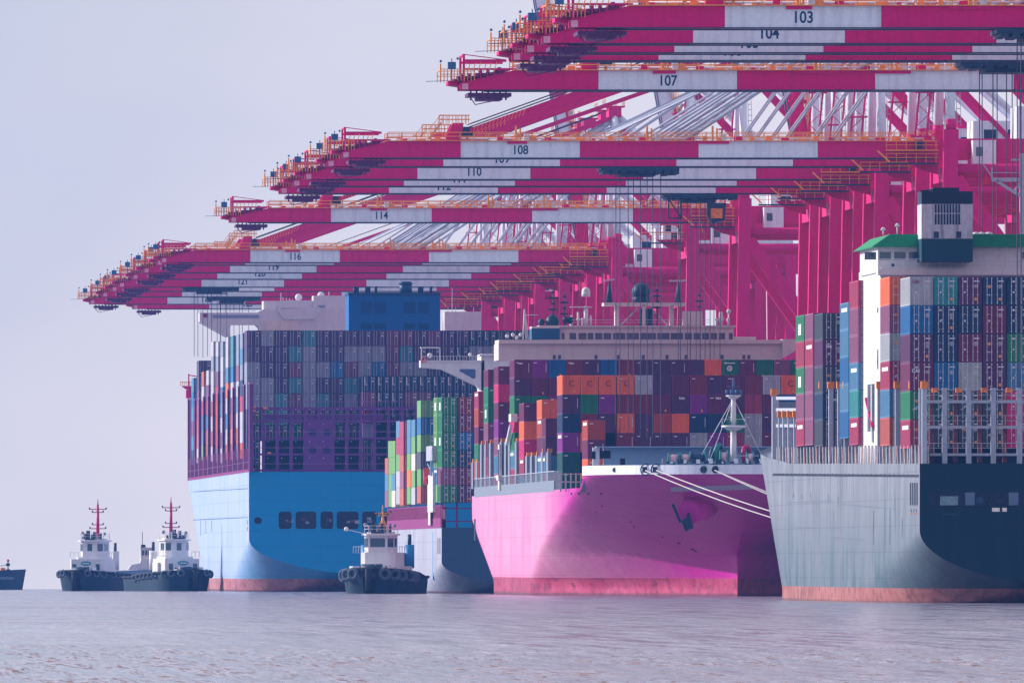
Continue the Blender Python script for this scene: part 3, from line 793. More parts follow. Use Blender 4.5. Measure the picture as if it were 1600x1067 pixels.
# ================================================================== SHIP 1: dark green ship at right, stern towards us
XP1 = 131.4; XC1 = (XP1+XQ-1)/2; BH1 = (XQ-1-XP1)/2; Y1 = dist(1437, XP1); ZW1 = water_z(1750)-.15; TR1 = .0062
def z1(y, Y): return ztop_px(y, Y)
ship1 = empty('container_ship', (XC1, Y1, ZW1), 'weathered dark green container ship, nearest of all, stern with mooring deck opening facing us', 'ship')
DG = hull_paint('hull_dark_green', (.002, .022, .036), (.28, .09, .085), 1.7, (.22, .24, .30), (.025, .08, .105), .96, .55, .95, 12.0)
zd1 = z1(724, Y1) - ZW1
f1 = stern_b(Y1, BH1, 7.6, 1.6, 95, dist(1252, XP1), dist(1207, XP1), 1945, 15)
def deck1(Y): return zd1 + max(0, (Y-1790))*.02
make_hull(ship1, Y1, 1945, f1, deck1, DG, GREY, XC1, ZW1, 5.0, TR1, True, lit_fade_stern(Y1, 7.6, 1.6, 95))
def ZT1(Y): return ZW1 + zd1 + TR1*(Y-Y1)
# gunwale slot band and stanchions along port side
b = MB(); y = Y1+1
while y < dist(1210, XP1):
    b.box(XP1-.05, XP1+.02, y, y+5.2, ZT1(y)-1.35+.005*(0), ZT1(y)-1.1, 0); y += 6.0
b.build('scupper_slot', [BLACKT], ship1)
b = MB(); y = Y1+1.0
i = 0
while y < dist(1210, XP1):
    z = ZT1(y); b.bar((XP1+.1, y, z-.2), (XP1+.1, y+.9, z+1.8), .12, .45, 0 if i % 2 else 1)
    b.face([(XP1+.5, y+1.2, z), (XP1+.5, y+3.0, z), (XP1+.5, y+3.2, z+1.9), (XP1+.5, y+1.6, z+1.9)], 2)
    y += 4.6; i += 1
b.box(XP1, XP1+.12, Y1+1, dist(1210, XP1), ZT1(Y1)+2.0, ZT1(Y1)+2.12, 1) if False else None
b.box(XP1+1.0, XP1+1.1, Y1+1, dist(1210, XP1), ZT1(Y1)-.3, ZT1(Y1)+1.75, 2)
b.build('bulwark_stay', [LGREY, paint('stay_warm', (.55, .36, .34), .6, .3), paint('stay_panel', (.10, .10, .13), .6, .2)], ship1)
# stern lashing bridge
b = MB(); Yb = Y1+3
for x in (1440, 1476, 1513.5, 1552, 1593, 1632, 1670, 1708):
    X = lat(x, Yb); b.box(X-.26, X+.26, Yb-.2, Yb+.3, z1(724, Yb), z1(606, Yb), 0)
Xa, Xb = lat(1440, Yb), XQ-2
for yy, t_ in ((625, .30), (665, .28), (708, .26)):
    z = z1(yy, Yb); b.box(Xa, Xb, Yb+.05, Yb+1.6, z-t_, z, 0)
    b.box(Xa, Xb, Yb-.25, Yb-.2, z+1.0, z+1.06, 1); b.box(Xa, Xb, Yb-.25, Yb-.2, z+.5, z+.55, 1)
    x = Xa
    while x < Xb: b.box(x, x+.06, Yb-.26, Yb-.2, z, z+1.05, 1); x += 1.2
for x in (1458, 1495, 1533, 1572, 1615):
    X = lat(x, Yb); b.box(X-.25, X+.2, Yb+1.2, Yb+1.5, z1(722, Yb), z1(608, Yb), 2)
    b.bar((X-2, Yb+.6, z1(640, Yb)), (X-.6, Yb+.6, z1(628, Yb)), .12, .12, 0)
for x in (1362, 1420, 1461, 1498, 1538, 1577, 1612):
    X = lat(x, Yb); b.box(X-.3, X+.3, Yb-.3, Yb+.4, z1(613, Yb), z1(606, Yb), 3) if x > 1430 else None
b.build('lashing_bridge', [LGREY, LGREY, paint('rust_post', (.20, .06, .06), .7, .4), OCAP], ship1)
# port side lashing posts (each bay gap)
b = MB()
for x in (1444, 1425, 1402, 1374, 1322, 1312, 1298, 1284, 1243, 1234, 1226, 1219, 1209):
    Y = dist(x, XP1+.3); zt = z1(607 if x > 1280 else 652, Y) if x > 1215 else z1(618, Y)
    b.box(XP1+.1, XP1+.6, Y, Y+.7, ZT1(Y), zt, 0); b.box(XP1+.0, XP1+.7, Y-.1, Y+.8, zt, zt+.75, 1)
for x in (1210, 1247):
    Y = dist(x, XP1+.3); b.box(XP1+.1, XP1+.8, Y, Y+.5, ZT1(Y), z1(620, Y), 0)
Ya_, Yb_ = dist(1247, XP1), dist(1209, XP1)
for yy in (622, 640, 665): b.bar((XP1+.4, Ya_, z1(yy, Ya_)), (XP1+.4, Yb_, z1(yy, Yb_)), .3, .35, 0)
Yk = dist(1205, XP1); 
b.box(XP1+.4, XP1+14, Yk, Yk+.5, ZT1(Yk), z1(628, Yk), 2)
b.build('side_lashing_post', [LGREY, OCAP, GREY], ship1)
# mooring deck opening, its contents, louvre and draught marks
b = MB(); Yo = Y1-.02
def rect1(bb, xa, xb, ya, yb, m, d=.0, th=.02):
    bb.box(lat(xa, Y1), lat(xb, Y1), Y1-.02-d-th, Y1-.02-d, z1(yb, Y1), z1(ya, Y1), m)
rect1(b, 1453, 1640, 769, 790, 0)
op = b.build('mooring_opening', [BLACKT], ship1)
b = MB(); rect1(b, 1469, 1497, 775, 789, 0, .03); rect1(b, 1508, 1523, 769, 789, 1, .03, .1); rect1(b, 1576, 1591, 769, 789, 1, .03, .1)
rect1(b, 1550, 1562, 793, 799, 2, .01); rect1(b, 1566, 1573, 793, 799, 2, .01); rect1(b, 1472, 1495, 802, 804, 3, .01)
b.sphere((lat(1531, Y1), Y1-.05, z1(783, Y1)), .55, 3, 10, 6)
b.build('winch_and_pillar', [TEAL if False else paint('winch_pale', (.16, .26, .30), .5, .3), paint('pillar_grey', (.10, .16, .26), .5, .1), CREAM, DARK], op)
b = MB()
for k in range(4):
    y = dist(1434.0-k*3.4, XP1); b.box(XP1-.03, XP1+.02, y, y+1.6, z1(789, y), z1(754, y), 0)
b.build('louvre', [BLACKT], ship1)
b = MB()
for k in range(3):
    y = dist(1433-k*4.2, XP1); b.box(XP1-.03, XP1+.02, y, y+1.5, z1(803, y), z1(800, y), 0); b.box(XP1-.03, XP1+.02, y+.3, y+.8, z1(799.5, y), z1(795, y), 1)
b.build('draught_mark', [paint('rust_mark', (.30, .12, .05), .7, .4), BLACKT], ship1)
# panel seams on the side
b = MB()
for (xa, ya, xb, yb_) in ((1230, 785, 1300, 782), (1312, 787, 1400, 795), (1235, 823, 1310, 825), (1297, 839, 1350, 843), (1365, 797, 1365, 850), (1391, 798, 1391, 850), (1410, 810, 1410, 840)):
    Ya2, Yb2 = dist(xa, XP1), dist(xb, XP1)
    b.bar((XP1-.01, Ya2, z1(ya, Ya2)), (XP1-.01, Yb2+(.3 if xa == xb else 0), z1(yb_, Yb2)), .05, .09, 0)
for (x, y0_, y1_) in ((1240, 770, 778), (1267, 768, 785), (1295, 772, 786), (1310, 775, 790), (1253, 772, 778)):
    Y = dist(x, XP1); b.box(XP1-.02, XP1+.02, Y, Y+.5, z1(y1_, Y), z1(y0_, Y), 0); b.box(XP1-.02, XP1+.02, Y-3, Y+3, z1(y0_+6, Y), z1(y0_+5.4, Y), 0)
b.build('plate_seam', [paint('seam_dark', (.12, .15, .20), .6, .3)], ship1)
# accommodation block
YH = dist(1376, XP1+.6); YHb = dist(1342, XP1+.6)
house = MB()
XH = XP1+.6
zr = z1(385, YH); 
house.box(XH, XH+2.6, YH, YHb, ZT1(YH), z1(418, YH), 0)                  # port casing tower
house.box(XH+2.2, XQ-2.5, YH+5, YHb-2, ZT1(YH), z1(425, YH), 0)
house.box(XH-.2, XQ-1.5, YH+1.2, YHb-4, z1(425, YH), z1(386, YH), 0)       # bridge deck
hs = house.build('superstructure', [WH2], ship1)
b = MB(); xa = XH-.9; b.prism([(xa, z1(386, YH)), (XQ-.5, z1(386, YH)), (XQ-.5, z1(366, YH)), (xa+1.9, z1(366, YH))], 'y', YH+.4, YHb-3, 0)
b.build('roof', [paint('roof_green', (.01, .25, .10), .5, .1)], hs)
b = MB()
for x in (1351, 1374, 1397, 1420, 1597, 1620):
    X = lat(x, YH+1.2); b.box(X, X+1.2, YH+1.14, YH+1.22, z1(405.5, YH), z1(393.5, YH), 0)
b.build('window', [GLASS], hs)
b = MB(); zf = z1(419, YH)
b.box(XH-.4, XQ-1, YH-1.6, YH+1.2, z1(430, YH), z1(420, YH), 1)
for hh in (.0, .45, .9): b.box(XH-.3, XQ-1.5, YH-1.6, YH-1.54, zf+hh, zf+hh+.06, 0)
X = XH-.3
while X < XQ-1.5: b.box(X, X+.06, YH-1.6, YH-1.54, zf, zf+.95, 0); X += 1.25
b.bar((lat(1438, YH), YH-1.5, z1(425, YH)), (lat(1449, YH), YH-1.5, z1(412, YH)), .12, .12, 0)
b.build('balcony', [WHT, WH2], hs)
b = MB()
for (xx, yy, w_, h_) in ((1362, 400, .3, .3), (1391, 417, .3, .3), (1415, 455, .2, .3)):
    X = lat(xx, YH); b.box(X, X+w_, YH-1.7 if yy > 408 else YH+1.1, YH-1.65 if yy > 408 else YH+1.2, z1(yy, YH), z1(yy, YH)+h_, 0)
for (yy, h) in ((480, 1), (545, 3), (560, 2), (600, 1.5)):
    b.box(XH-.05, XH-.0, YH+3, YH+4, z1(yy+h*8, YH), z1(yy, YH), 0)
b.box(XH-.06, XH, YH+8, YH+17, z1(672, YH), z1(598, YH), 0)
b.build('fitting', [DARK], hs)
b = MB(); b.box(XH-.25, XH-.07, YH+9, YH+10, z1(690, YH), z1(600, YH), 0); b.bar((XH-.2, YH+8, z1(665, YH)), (XH-.2, YH+17, z1(620, YH)), .3, .25, 1)
b.bar((XH-.25, YH+12.5, z1(672, YH)), (XH-.25, YH+12.5, z1(600, YH)), .2, .2, 0)
b.build('gangway', [WH2, RED], hs)
# funnel
YF = YH-4.5; XFa, XFb = lat(1440, YF), lat(1520, YF)
b = MB()
b.box(XFa, XFb, YF, YF+5.5, z1(409, YF), z1(373, YF), 0); b.box(XFa, XFb, YF+.003, YF+5.497, z1(373, YF), z1(319, YF), 1)
b.box(XFa+.0, XFb+.0, YF+.002, YF+5.5, z1(319, YF), z1(299, YF), 2); b.box(lat(1459, YF), lat(1500, YF), YF+1, YF+5, z1(299, YF), z1(293, YF), 2)
b.bar((XFa-.2, YF, z1(299, YF)), (XFa+1.2, YF, z1(297, YF)), .5, .15, 2)
fn = b.build('funnel', [paint('funnel_teal', (.006, .05, .075), .5, .1), paint('funnel_white', (.50, .54, .64), .55, .1, (.12, .13, .18), .7, scale=.6), paint('funnel_black', (.01, .022, .04), .5, .2)], ship1)
b = MB()
for k in range(9):
    X = lat(1460.5+k*4.6, YF)
    for (ya, yb_) in ((319.5, 333), (334.5, 351)): b.box(X, X+.2, YF-.03, YF+.0, z1(yb_, YF), z1(ya, YF), 0)
for x in (1459, 1494): b.box(lat(x, YF), lat(x+8, YF), YF-.03, YF, z1(373, YF)+.05, z1(362, YF), 0)
b.build('funnel_louvre', [DARK], fn)
b = MB()
for (x, yt, yb_) in ((1380, 357, 366), (1402, 351, 366)):
    X = lat(x, YH+3); b.tube((X, YH+3, z1(366, YH)), (X, YH+3, z1(yt, YH)), .08, n=6, m=0); b.sphere((X, YH+3, z1(yt, YH)), .2, 0, 8, 5)
    b.box(X-.25, X+.25, YH+2.8, YH+3.2, z1(yt+2, YH), z1(yt, YH), 0)
for x in (1525, 1534, 1545, 1600): X = lat(x, YH+3); b.sphere((X, YH+3, z1(365, YH)), .45, 0, 8, 5, .5)
b.build('antenna', [WH2], hs)
# provision crane / signal mast at upper right
b = MB(); Xm = lat(1597, YF); 
b.bar((Xm, YF, z1(366, YF)), (Xm, YF, z1(240, YF)), .5, .5, 0); b.bar((lat(1550, YF), YF, z1(281, YF)), (Xm+4, YF, z1(281, YF)), .3, .4, 0)
b.bar((lat(1557, YF), YF, z1(283, YF)), (Xm-.2, YF, z1(306, YF)), .3, .3, 0); b.bar((lat(1533, YF), YF, z1(252, YF)), (lat(1552, YF), YF, z1(279, YF)), .12, .12, 0)
b.bar((lat(1550, YF), YF, z1(281, YF)), (lat(1550, YF), YF, z1(262, YF)), .15, .15, 0); b.bar((lat(1548, YF), YF, z1(270, YF)), (Xm, YF, z1(270, YF)), .08, .08, 0)
b.bar((lat(1580, YF), YF, z1(250, YF)), (Xm+1, YF, z1(250, YF)), .15, .2, 0); b.bar((lat(1585, YF), YF, z1(300, YF)), (lat(1597, YF), YF, z1(282, YF)), .25, .25, 0)
b.build('signal_mast', [paint('mast_grey', (.45, .48, .58), .5, .1)], ship1)
b = MB(); b.face([(lat(1534, YF), YF, z1(290, YF)), (lat(1548, YF), YF, z1(286, YF)), (lat(1541, YF), YF+.02, z1(272, YF))], 0); b.build('flag', [paint('flag_red', (.7, .03, .08), .7, .1)], ship1)

P = {'g': 'grey', 't': 'teal', 'p': 'purple', 'l': 'plum', 'n': 'navy', 'b': 'blue', 's': 'steel blue', 'r': 'rose', 'h': 'hot pink', 'e': 'green', 'o': 'orange',
     'k': 'brick red', 'v': 'violet', 'w': 'white', 'd': 'dark green', 'y': 'lime green', 'm': 'maroon', 'c': 'cream', 'x': 'dark grey', 'a': 'salmon', 'u': 'mauve'}
def G(rows): return [[P.get(ch) for ch in r] for r in rows]
PT = 2.47
YB1 = dist(1421, XP1); YB2 = dist(1389, XP1); YB3 = dist(1340, XP1); YB4 = dist(1325, XP1); YB5 = dist(1283, XP1); YB6 = dist(1268.5, XP1)
tz1 = lambda y, Y: z1(y, Y) - TR1*(Y-Y1)
def bay(name, Y, X, cols, y, tiers, colours=None, tr=0, Yt=0, **k):
    d = dict(name=name, Y=Y, X=X, cols=cols, ztop=ztop_px(y, Y) - tr*(Y-Yt), tiers=tiers, colours=G(colours) if colours else None); d.update(k); return d
SN1 = 'dark green ship'
plan_ship(SN1, [
    bay('aft stack', YB1, XP1, 15, 432, 6, ['gtpnnpnbp', 'bnnlnplnb', 'pnlpeppnl', 'lbgpsnblp', 'edxxhxxxx', 'rxxxhxxxx'], TR1, Y1, drop={4: 0}),
    bay('second bay', YB2, XP1, 15, 432, 6, ['o', 'u', 'g', 'r', 's', 'a'], TR1, Y1),
    bay('bay beside bridge', YB3, XP1, 1, 437.5, 6, ['r', 'u', 'u', 's', 't', 'r'], TR1, Y1, side=1),
    bay('blue bay', YB4, XP1, 15, 471.6, 5, ['s', 's', 'b', 's', 'b'], TR1, Y1, side=1),
    bay('x', YB5, XP1, 15, 488.6, 5, ['u', 'r', 'u', 'r', 'u'], TR1, Y1, side=1),
    bay('foremost tall bay', YB6, XP1, 15, 488.6, 5, ['e', 'r', 'e', 'u', 'r'], TR1, Y1, side=1),
], PT, 2.9, 'door', ['purple', 'navy', 'dark grey', 'plum', 'navy', 'blue'], TR1, Y1, 3, 'containers on the dark green ship')
# the forward bay shows dark doors behind the mauve outer column
plan_ship(SN1, [bay('inner forward stack', YB5-1.5, XP1, 1, 488.6, 5, ['x', 'p', 'x', 'n', 'x'], TR1, Y1)], PT, 2.9, 'door', ['dark grey'], TR1, Y1, 4, 'containers on the dark green ship')
# remove the port column of the forward bay: its place is taken by the dark stack
ALLC[:] = [a for a in ALLC if not (a[1]['bi'] == 4 and a[1]['ship'] == SN1)]
plan_ship(SN1, [bay('foremost bay', YB5+12.5, XP1, 1, 488.6, 5, ['u', 'r', 'u', 'u', 'u'], TR1, Y1, side=1)], PT, 2.9, 'end', ['mauve'], TR1, Y1, 5, 'containers on the dark green ship')
for a in ALLC:
    if a[1]['bi'] == 5: a[1]['Y'] = YB5+26
b = MB()
for a in (0, 1):
    pass
b.box(XP1+3, XQ-3, YB1+12.3, YB1+13, ZT1(YB1), z1(436, YB1+12), 0)
b.box(XP1+1, XQ-3, Y1+10, Y1+11.5, ZT1(Y1), z1(610, Y1+11), 0) if False else None
b.build('hatch_bulkhead', [DARK], ship1)

# ================================================================== SHIP 2: magenta ship, bow towards us
XP2 = 128.0; XC2 = (XP2+XQ)/2; BH2 = (XQ-XP2)/2; YS2 = 2083.0; YE2 = 2455.0; ZW2 = water_z(2140)
ship2 = empty('container_ship', (XC2, YS2, ZW2), 'magenta container ship with its broad bow, anchor and white bulwark facing us', 'ship')
Z2 = lambda y, Y: ztop_px(y, Y)
def stem2(z): return 2133 - 50*max(0, min(1, (max(-1.6, min(z, 15.9))-5.5)/10.4))**1.35
def f2(Y, z):
    zz = min(max(-1.6, z), 15.9)
    yb = stem2(z)
    ln = 104 - 74*max(0, min(1, (zz-2)/13.9))**1.1; pw = 1.0 + 1.15*max(0, min(1, (zz-1)/14.9))**1.3
    v = max(0.0, min(1.0, (Y-yb)/ln))
    h = BH2*(1-(1-v)**pw)**(1/pw) if v > 0 else 0
    # bulbous fullness low at the stem
    # stern taper
    ys = 2330 + 60*max(0, min(1, (z-2)/9)); ye = 2400+55*max(0, min(1, (z-1)/7))
    if Y > ys: h *= max(0, 1-min(1, (Y-ys)/(ye-ys))**2)
    return h
zf2 = 16.75
def deck2(Y):
    if Y < 2113: return zf2 + .3*(2113-Y)/30
    if Y < 2121: return zf2 - (zf2-14.4)*(Y-2113)/8
    return 14.4
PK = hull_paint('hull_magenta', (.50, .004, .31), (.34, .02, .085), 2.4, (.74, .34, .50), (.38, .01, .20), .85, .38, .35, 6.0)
# stations begin where the raked stem top lies
def make_bow_hull():
    NU, NZ = 110, 56
    b = MB(); lit_fade = []
    US = [(i/NU)**1.9 for i in range(NU+1)]
    tops = []
    for side in (-1, 1):
        k0 = len(b.v)
        for u in US:
            zt = 16.9
            for _ in range(3): Yt = stem2(zt) + (YE2-stem2(zt))*u; zt = deck2(Yt)
            for j in range(NZ+1):
                z = -1.6+(zt+1.6)*j/NZ; Y = stem2(z) + (YE2-stem2(z))*u; h = f2(Y, z)
                b.v.append((XC2+side*h, Y, ZW2+z)); lit_fade.append(max(0, min(1, (Y-2150)/60)))  # flank aft of the bow painted paler, as if sunlit
            if side < 0: tops.append((Y, zt, h))
        for i in range(NU):
            for j in range(NZ):
                a = k0+i*(NZ+1)+j; q = (a, a+NZ+1, a+NZ+2, a+1)
                if side > 0: q = q[::-1]
                b.f.append(q); b.m.append(0); b.sm.append(True)
    for (Ya, za, h), (Yb, zb, h2) in zip(tops[:-1], tops[1:]):
        z, z2 = ZW2+za-.6, ZW2+zb-.6
        b.face([(XC2-h, Ya, z), (XC2+h, Ya, z), (XC2+h2, Yb, z2), (XC2-h2, Yb, z2)], 1); lit_fade += [0]*4
    ob = b.build('hull', [PK, GREY], ship2)
    at = ob.data.attributes.new('lit_fade', 'FLOAT', 'POINT'); at.data.foreach_set('value', lit_fade)
make_bow_hull()
# white bulwark band following the gunwale round the bow
b = MB()
def ring(z, side, d, n=60):
    y0 = stem2(min(z, 17.9)); out = []
    for i in range(n+1):
        Y = y0 + (2117-y0)*(i/n)**2; h = f2(Y, z); nx = side*h; ny = Y-2125; l = sqrt(nx*nx+ny*ny)
        out.append((XC2+nx+nx/l*d, Y+ny/l*d, ZW2+z))
    return out
for side in (-1, 1):
    for d0 in (.16, -.10):
        lo, hi = ring(15.98, side, d0), ring(17.2, side, d0)
        for i in range(60): b.face([lo[i], lo[i+1], hi[i+1], hi[i]], 0, True)
    hi2, hi3 = ring(17.2, side, .16), ring(17.2, side, -.10)
    for i in range(60): b.face([hi2[i], hi2[i+1], hi3[i+1], hi3[i]], 0)
b.build('bulwark', [WHT], ship2)
# fairleads
def gp(x, z):     # point of the port gunwale showing at picture column x
    best = None
    for i in range(400):
        t = i/399; Y = 2084 + (2118-2084)*t; X = XC2 - f2(Y, z); px = X0 + F*X/Y
        if best is None or abs(px-x) < best[0]: best = (abs(px-x), X, Y)
    return best[1], best[2]
for x, w_ in ((961, .45), (1010, 1.5), (1027, 1.5), (1101, .8), (1121, .7), (1135, .5), (1157, .8), (1178, .8), (1190, .5)):
    X, Y = gp(x, 16.6); b = MB(); b.torus((X-.1, Y-.25, ZW2+16.6), (.5, 1, 0), w_*.5, .10, 0, 12, 5)
    b.box(X-w_*.4, X+w_*.4, Y-.25, Y-.15, ZW2+16.6-w_*.25, ZW2+16.6+w_*.25, 0); b.build('fairlead', [DARK], ship2)
# grey name stripe below the gunwale
b = MB(); prev = None
def surf(x, y):
    best = None
    for i in range(500):
        Y = 2083 + i*.12; z = height(y, Y)+water_z(Y)-ZW2; 
        h = f2(Y, z)
        if h <= 0: continue
        X = XC2-h; px = X0+F*X/Y
        if best is None or abs(px-x) < best[0]: best = (abs(px-x), X, Y, z+ZW2)
    return best[1:]
for i in range(25):
    x = 1050 + (1205-1050)*i/24; yt = 761 - 6*i/24*.9; yb = 768 - 5*i/24*.9
    a, c = surf(x, yt), surf(x-(3 if i == 0 else 0)+2, yb)
    cur = ((a[0]-.09, a[1]-.14, a[2]), (c[0]-.09, c[1]-.14, c[2]))
    if prev: b.face([prev[1], cur[1], cur[0], prev[0]], 0, True)
    prev = cur
b.build('painted_stripe', [paint('stripe_grey', (.36, .36, .48), .5, .1)], ship2)
# anchor bolster and anchor
X, Y, z = surf(1092, 790)
b = MB(); b.tube((X+.6, Y+1.0, z+.5), (X-1.7, Y-6.6, z-.9), 2.3, 1.5, 24, 0)
b.build('anchor_bolster', [paint('bolster_magenta', (.66, .01, .42), .45, .05)], ship2)
b = MB(); ax, ay, az = X-2.0, Y-6.9, z-1.4
b.bar((ax+.2, ay, az+.4), (ax-.1, ay-.5, az-1.6), .4, .5, 0); b.prism([(ax-.9, az-.5), (ax+.35, az-.1), (ax+.85, az-1.5), (ax-.3, az-2.0)], 'y', ay-1.0, ay-.2, 0)
b.bar((ax-1.9, ay-.3, az+1.6), (ax-.9, ay-.6, az-.8), .14, .35, 0)
b.build('anchor', [DARK], ship2)
# breakwater on the forecastle
Yw = 2110
b = MB(); xa, xb = lat(931, Yw), XC2+16
zt0, zb_ = Z2(699, Yw), Z2(738, Yw)
b.box(xa+1.0, xb, Yw, Yw+.4, zb_, zt0, 0); b.bar((lat(931, Yw), Yw-.2, zb_), (lat(931, Yw), Yw-.2, zt0), .9, .6, 1)
b.box(lat(930, Yw), xb, Yw-2.4, Yw+.4, zt0, zt0+.12, 0)
b.box(lat(936, Yw), lat(954, Yw), Yw-.08, Yw, Z2(716, Yw), Z2(704, Yw), 2); b.box(lat(969, Yw), lat(976.5, Yw), Yw-.08, Yw, Z2(727, Yw), Z2(716, Yw), 2)
b.box(lat(924, Yw), lat(930, Yw), Yw-.6, Yw-.5, Z2(717, Yw), Z2(705, Yw), 2)
b.build('breakwater', [STEELB, WHT, BLACKT], ship2)
# mast on the forecastle
Ym = 2100; Xm = lat(1146, Ym)
b = MB(); b.tube((Xm, Ym, ZW2+16.8), (Xm, Ym, Z2(672, Ym)), .42, .38, 14, 0); b.tube((Xm, Ym, Z2(666, Ym)), (Xm, Ym, Z2(620, Ym)), .38, .3, 14, 0)
b.tube((Xm, Ym, Z2(668, Ym)), (Xm, Ym, Z2(664.5, Ym)), 1.6, 1.6, 20, 0); b.tube((Xm, Ym, Z2(673, Ym)), (Xm, Ym, Z2(668, Ym)), .5, 1.4, 20, 0)
b.tube((Xm, Ym, Z2(619.5, Ym)), (Xm, Ym, Z2(617.5, Ym)), 1.0, 1.0, 20, 0); b.tube((Xm, Ym, Z2(624, Ym)), (Xm, Ym, Z2(619.5, Ym)), .3, .9, 16, 0)
b.tube((Xm, Ym, Z2(618, Ym)), (Xm, Ym, Z2(590, Ym)), .16, .12, 8, 1)
for (dz, w_) in ((604, .9), (612, .9), (598, .3)): b.bar((Xm-w_, Ym, Z2(dz, Ym)), (Xm+w_, Ym, Z2(dz, Ym)), .12, .12, 1)
for dx in (-.9, -.3, .35, .9): b.tube((Xm+dx, Ym-.3, Z2(617, Ym)), (Xm+dx, Ym-.3, Z2(609, Ym)), .16, n=8, m=1); b.tube((Xm+dx*1.5, Ym-.3, Z2(664, Ym)), (Xm+dx*1.5, Ym-.3, Z2(658, Ym)), .14, n=8, m=2)
for dx in (-1.5, 1.5): b.bar((Xm+dx, Ym, Z2(664, Ym)), (Xm+dx, Ym, Z2(653, Ym)), .06, .06, 0)
b.bar((Xm-1.5, Ym-.3, Z2(655, Ym)), (Xm+1.5, Ym-.3, Z2(655, Ym)), .06, .06, 0)
b.build('foremast', [WH2, paint('lamp_blue', (.04, .12, .28)), TEAL], ship2)
b = MB()
for xe in (1090, 1108, 1195): b.tube((Xm, Ym, Z2(622, Ym)), (lat(xe, Ym), Ym, Z2(722, Ym)), .035, n=4, m=0)
b.build('mast_stay', [WHT], ship2)
# windlasses, drums and rolls of rope
def drum(x, y, r, col, wd=1.2, Yd=2098):
    X = lat(x, Yd); z = Z2(y, Yd); b = MB()
    b.tube((X-wd/2, Yd, z), (X+wd/2, Yd, z), r*.72, n=14, m=0)
    for e in (-1, 1): b.tube((X+e*wd/2, Yd, z), (X+e*(wd/2+.12), Yd, z), r, n=16, m=1)
    b.box(X-.2, X+.2, Yd-.3, Yd+.3, z-r-.6, z, 1)
    b.build('winch', [col, TEAL], ship2)
LP = paint('rope_pink', (.70, .42, .50), .7, .1)
drum(1052, 716, .75, LP); drum(1071, 716, .75, LP); drum(1131, 714, .9, LP, .9); drum(1172, 715, .8, LP, .8); drum(1090, 715, .8, DARK, 1.8)
for (x, y, r_, col) in ((1124, 710, 1.5, TEAL), (1116, 712, 1.35, DARK), (1166, 710, 1.35, paint('gear_crimson', (.4, .01, .12), .5, .2)), (1182, 713, 1.0, DARK)):
    X = lat(x, 2102); b = MB(); b.torus((X, 2102, Z2(y, 2102)), (1, -.5, 0), r_*.8, r_*.22, 0, 18, 6); b.tube((X-.3, 2102, Z2(y, 2102)), (X+.3, 2101.8, Z2(y, 2102)), r_*.5, n=12, m=1)
    b.build('windlass_wheel', [col, DARK], ship2)
b = MB()
for k in range(26):
    x = 1035+k*6.6; X = lat(x, 2096); b.box(X, X+rnd.uniform(.2, .6), 2096, 2097, Z2(724, 2096), Z2(724-rnd.uniform(2, 8), 2096), k % 3)
b.box(lat(1150, 2094), lat(1185, 2094), 2094, 2094.06, Z2(712, 2094), Z2(711.4, 2094), 2)
b.build('deck_gear', [GREY, DARK, WHT], ship2)
# deck edge rail and stanchions, port side lashing posts
b = MB(); y = dist(873, XP2); ye = dist(741, XP2)
while y < ye:
    b.box(XP2+.05, XP2+.14, y, y+.35, ZW2+14.4, ZW2+17.0, 0); y += 2.6
ya_ = dist(866, XP2)
b.box(XP2-.02, XP2+.06, ya_, ye, ZW2+14.2, ZW2+15.7, 1); b.box(XP2+.0, XP2+.1, ya_, ye, ZW2+16.9, ZW2+17.0, 0)
b.box(XP2+2.0, XQ-2, dist(872, XP2+2), dist(872, XP2+2)+.5, ZW2+14, ZW2+15.6, 1)
for k in range(8): X = lat(875+k*8, 2150); b.box(X, X+.2, 2150, 2150.3, ZW2+14, ZW2+16.5, 0)
b.box(lat(868, 2149), lat(935, 2149), 2149, 2149.2, ZW2+15.2, ZW2+15.4, 0); b.box(lat(868, 2149), lat(935, 2149), 2149, 2149.2, ZW2+16.3, ZW2+16.42, 0)
b.build('deck_rail', [LGREY, GREY], ship2)
b = MB()
for x, yt in ((741, 722), (747.5, 722), (754.5, 694), (761, 694), (768.5, 692), (785.5, 690), (792.5, 690), (798.5, 690), (809, 690), (825.5, 712), (833, 712), (841, 711), (850, 706), (858.5, 706)):
    Y = dist(x, XP2+.3); zt = Z2(yt, Y); b.box(XP2+.1, XP2+.55, Y, Y+4.5, ZW2+15.5, zt, 0); b.box(XP2+.1, XP2+.7, Y, Y+1.4, zt, zt+.5, 1)
b.build('side_lashing_post', [GREY, OCAP], ship2)
# freeing ports, hull fittings
b = MB()
for x in (891, 905, 920, 940):
    X, Y, z = surf(x, 771); b.box(X-.12, X+.02, Y-.6, Y+.9, z-.12, z+.12, 0)
b.box(XP2-.03, XP2, dist(741.5, XP2)-3, dist(741.5, XP2)+1, ZW2+7.8, ZW2+11, 0)
b.build('hull_port', [BLACKT], ship2)
b = MB()
for (x, y, w_, h_) in ((985, 815, .5, .08), (1048, 852, .9, .1), (1095, 856, .8, .1), (1130, 866, .5, .1), (905, 848, 1.6, .1), (960, 858, 2.2, .12), (1000, 861, 1.4, .1), (890, 800, .3, .1), (900, 822, .3, .12), (940, 790, .3, .1), (1030, 838, .4, .12)):
    X, Y, z = surf(x, y); b.box(X-.06, X+w_*.4, Y-.10-w_*.3, Y+.3, z-h_, z+h_, 0 if x not in (1048, 1095, 1130) else 1)
b.build('plate_seam', [paint('scuff_dark', (.12, .01, .09), .7, .4), paint('scuff_pale', (.55, .40, .52), .7, .2)], ship2)
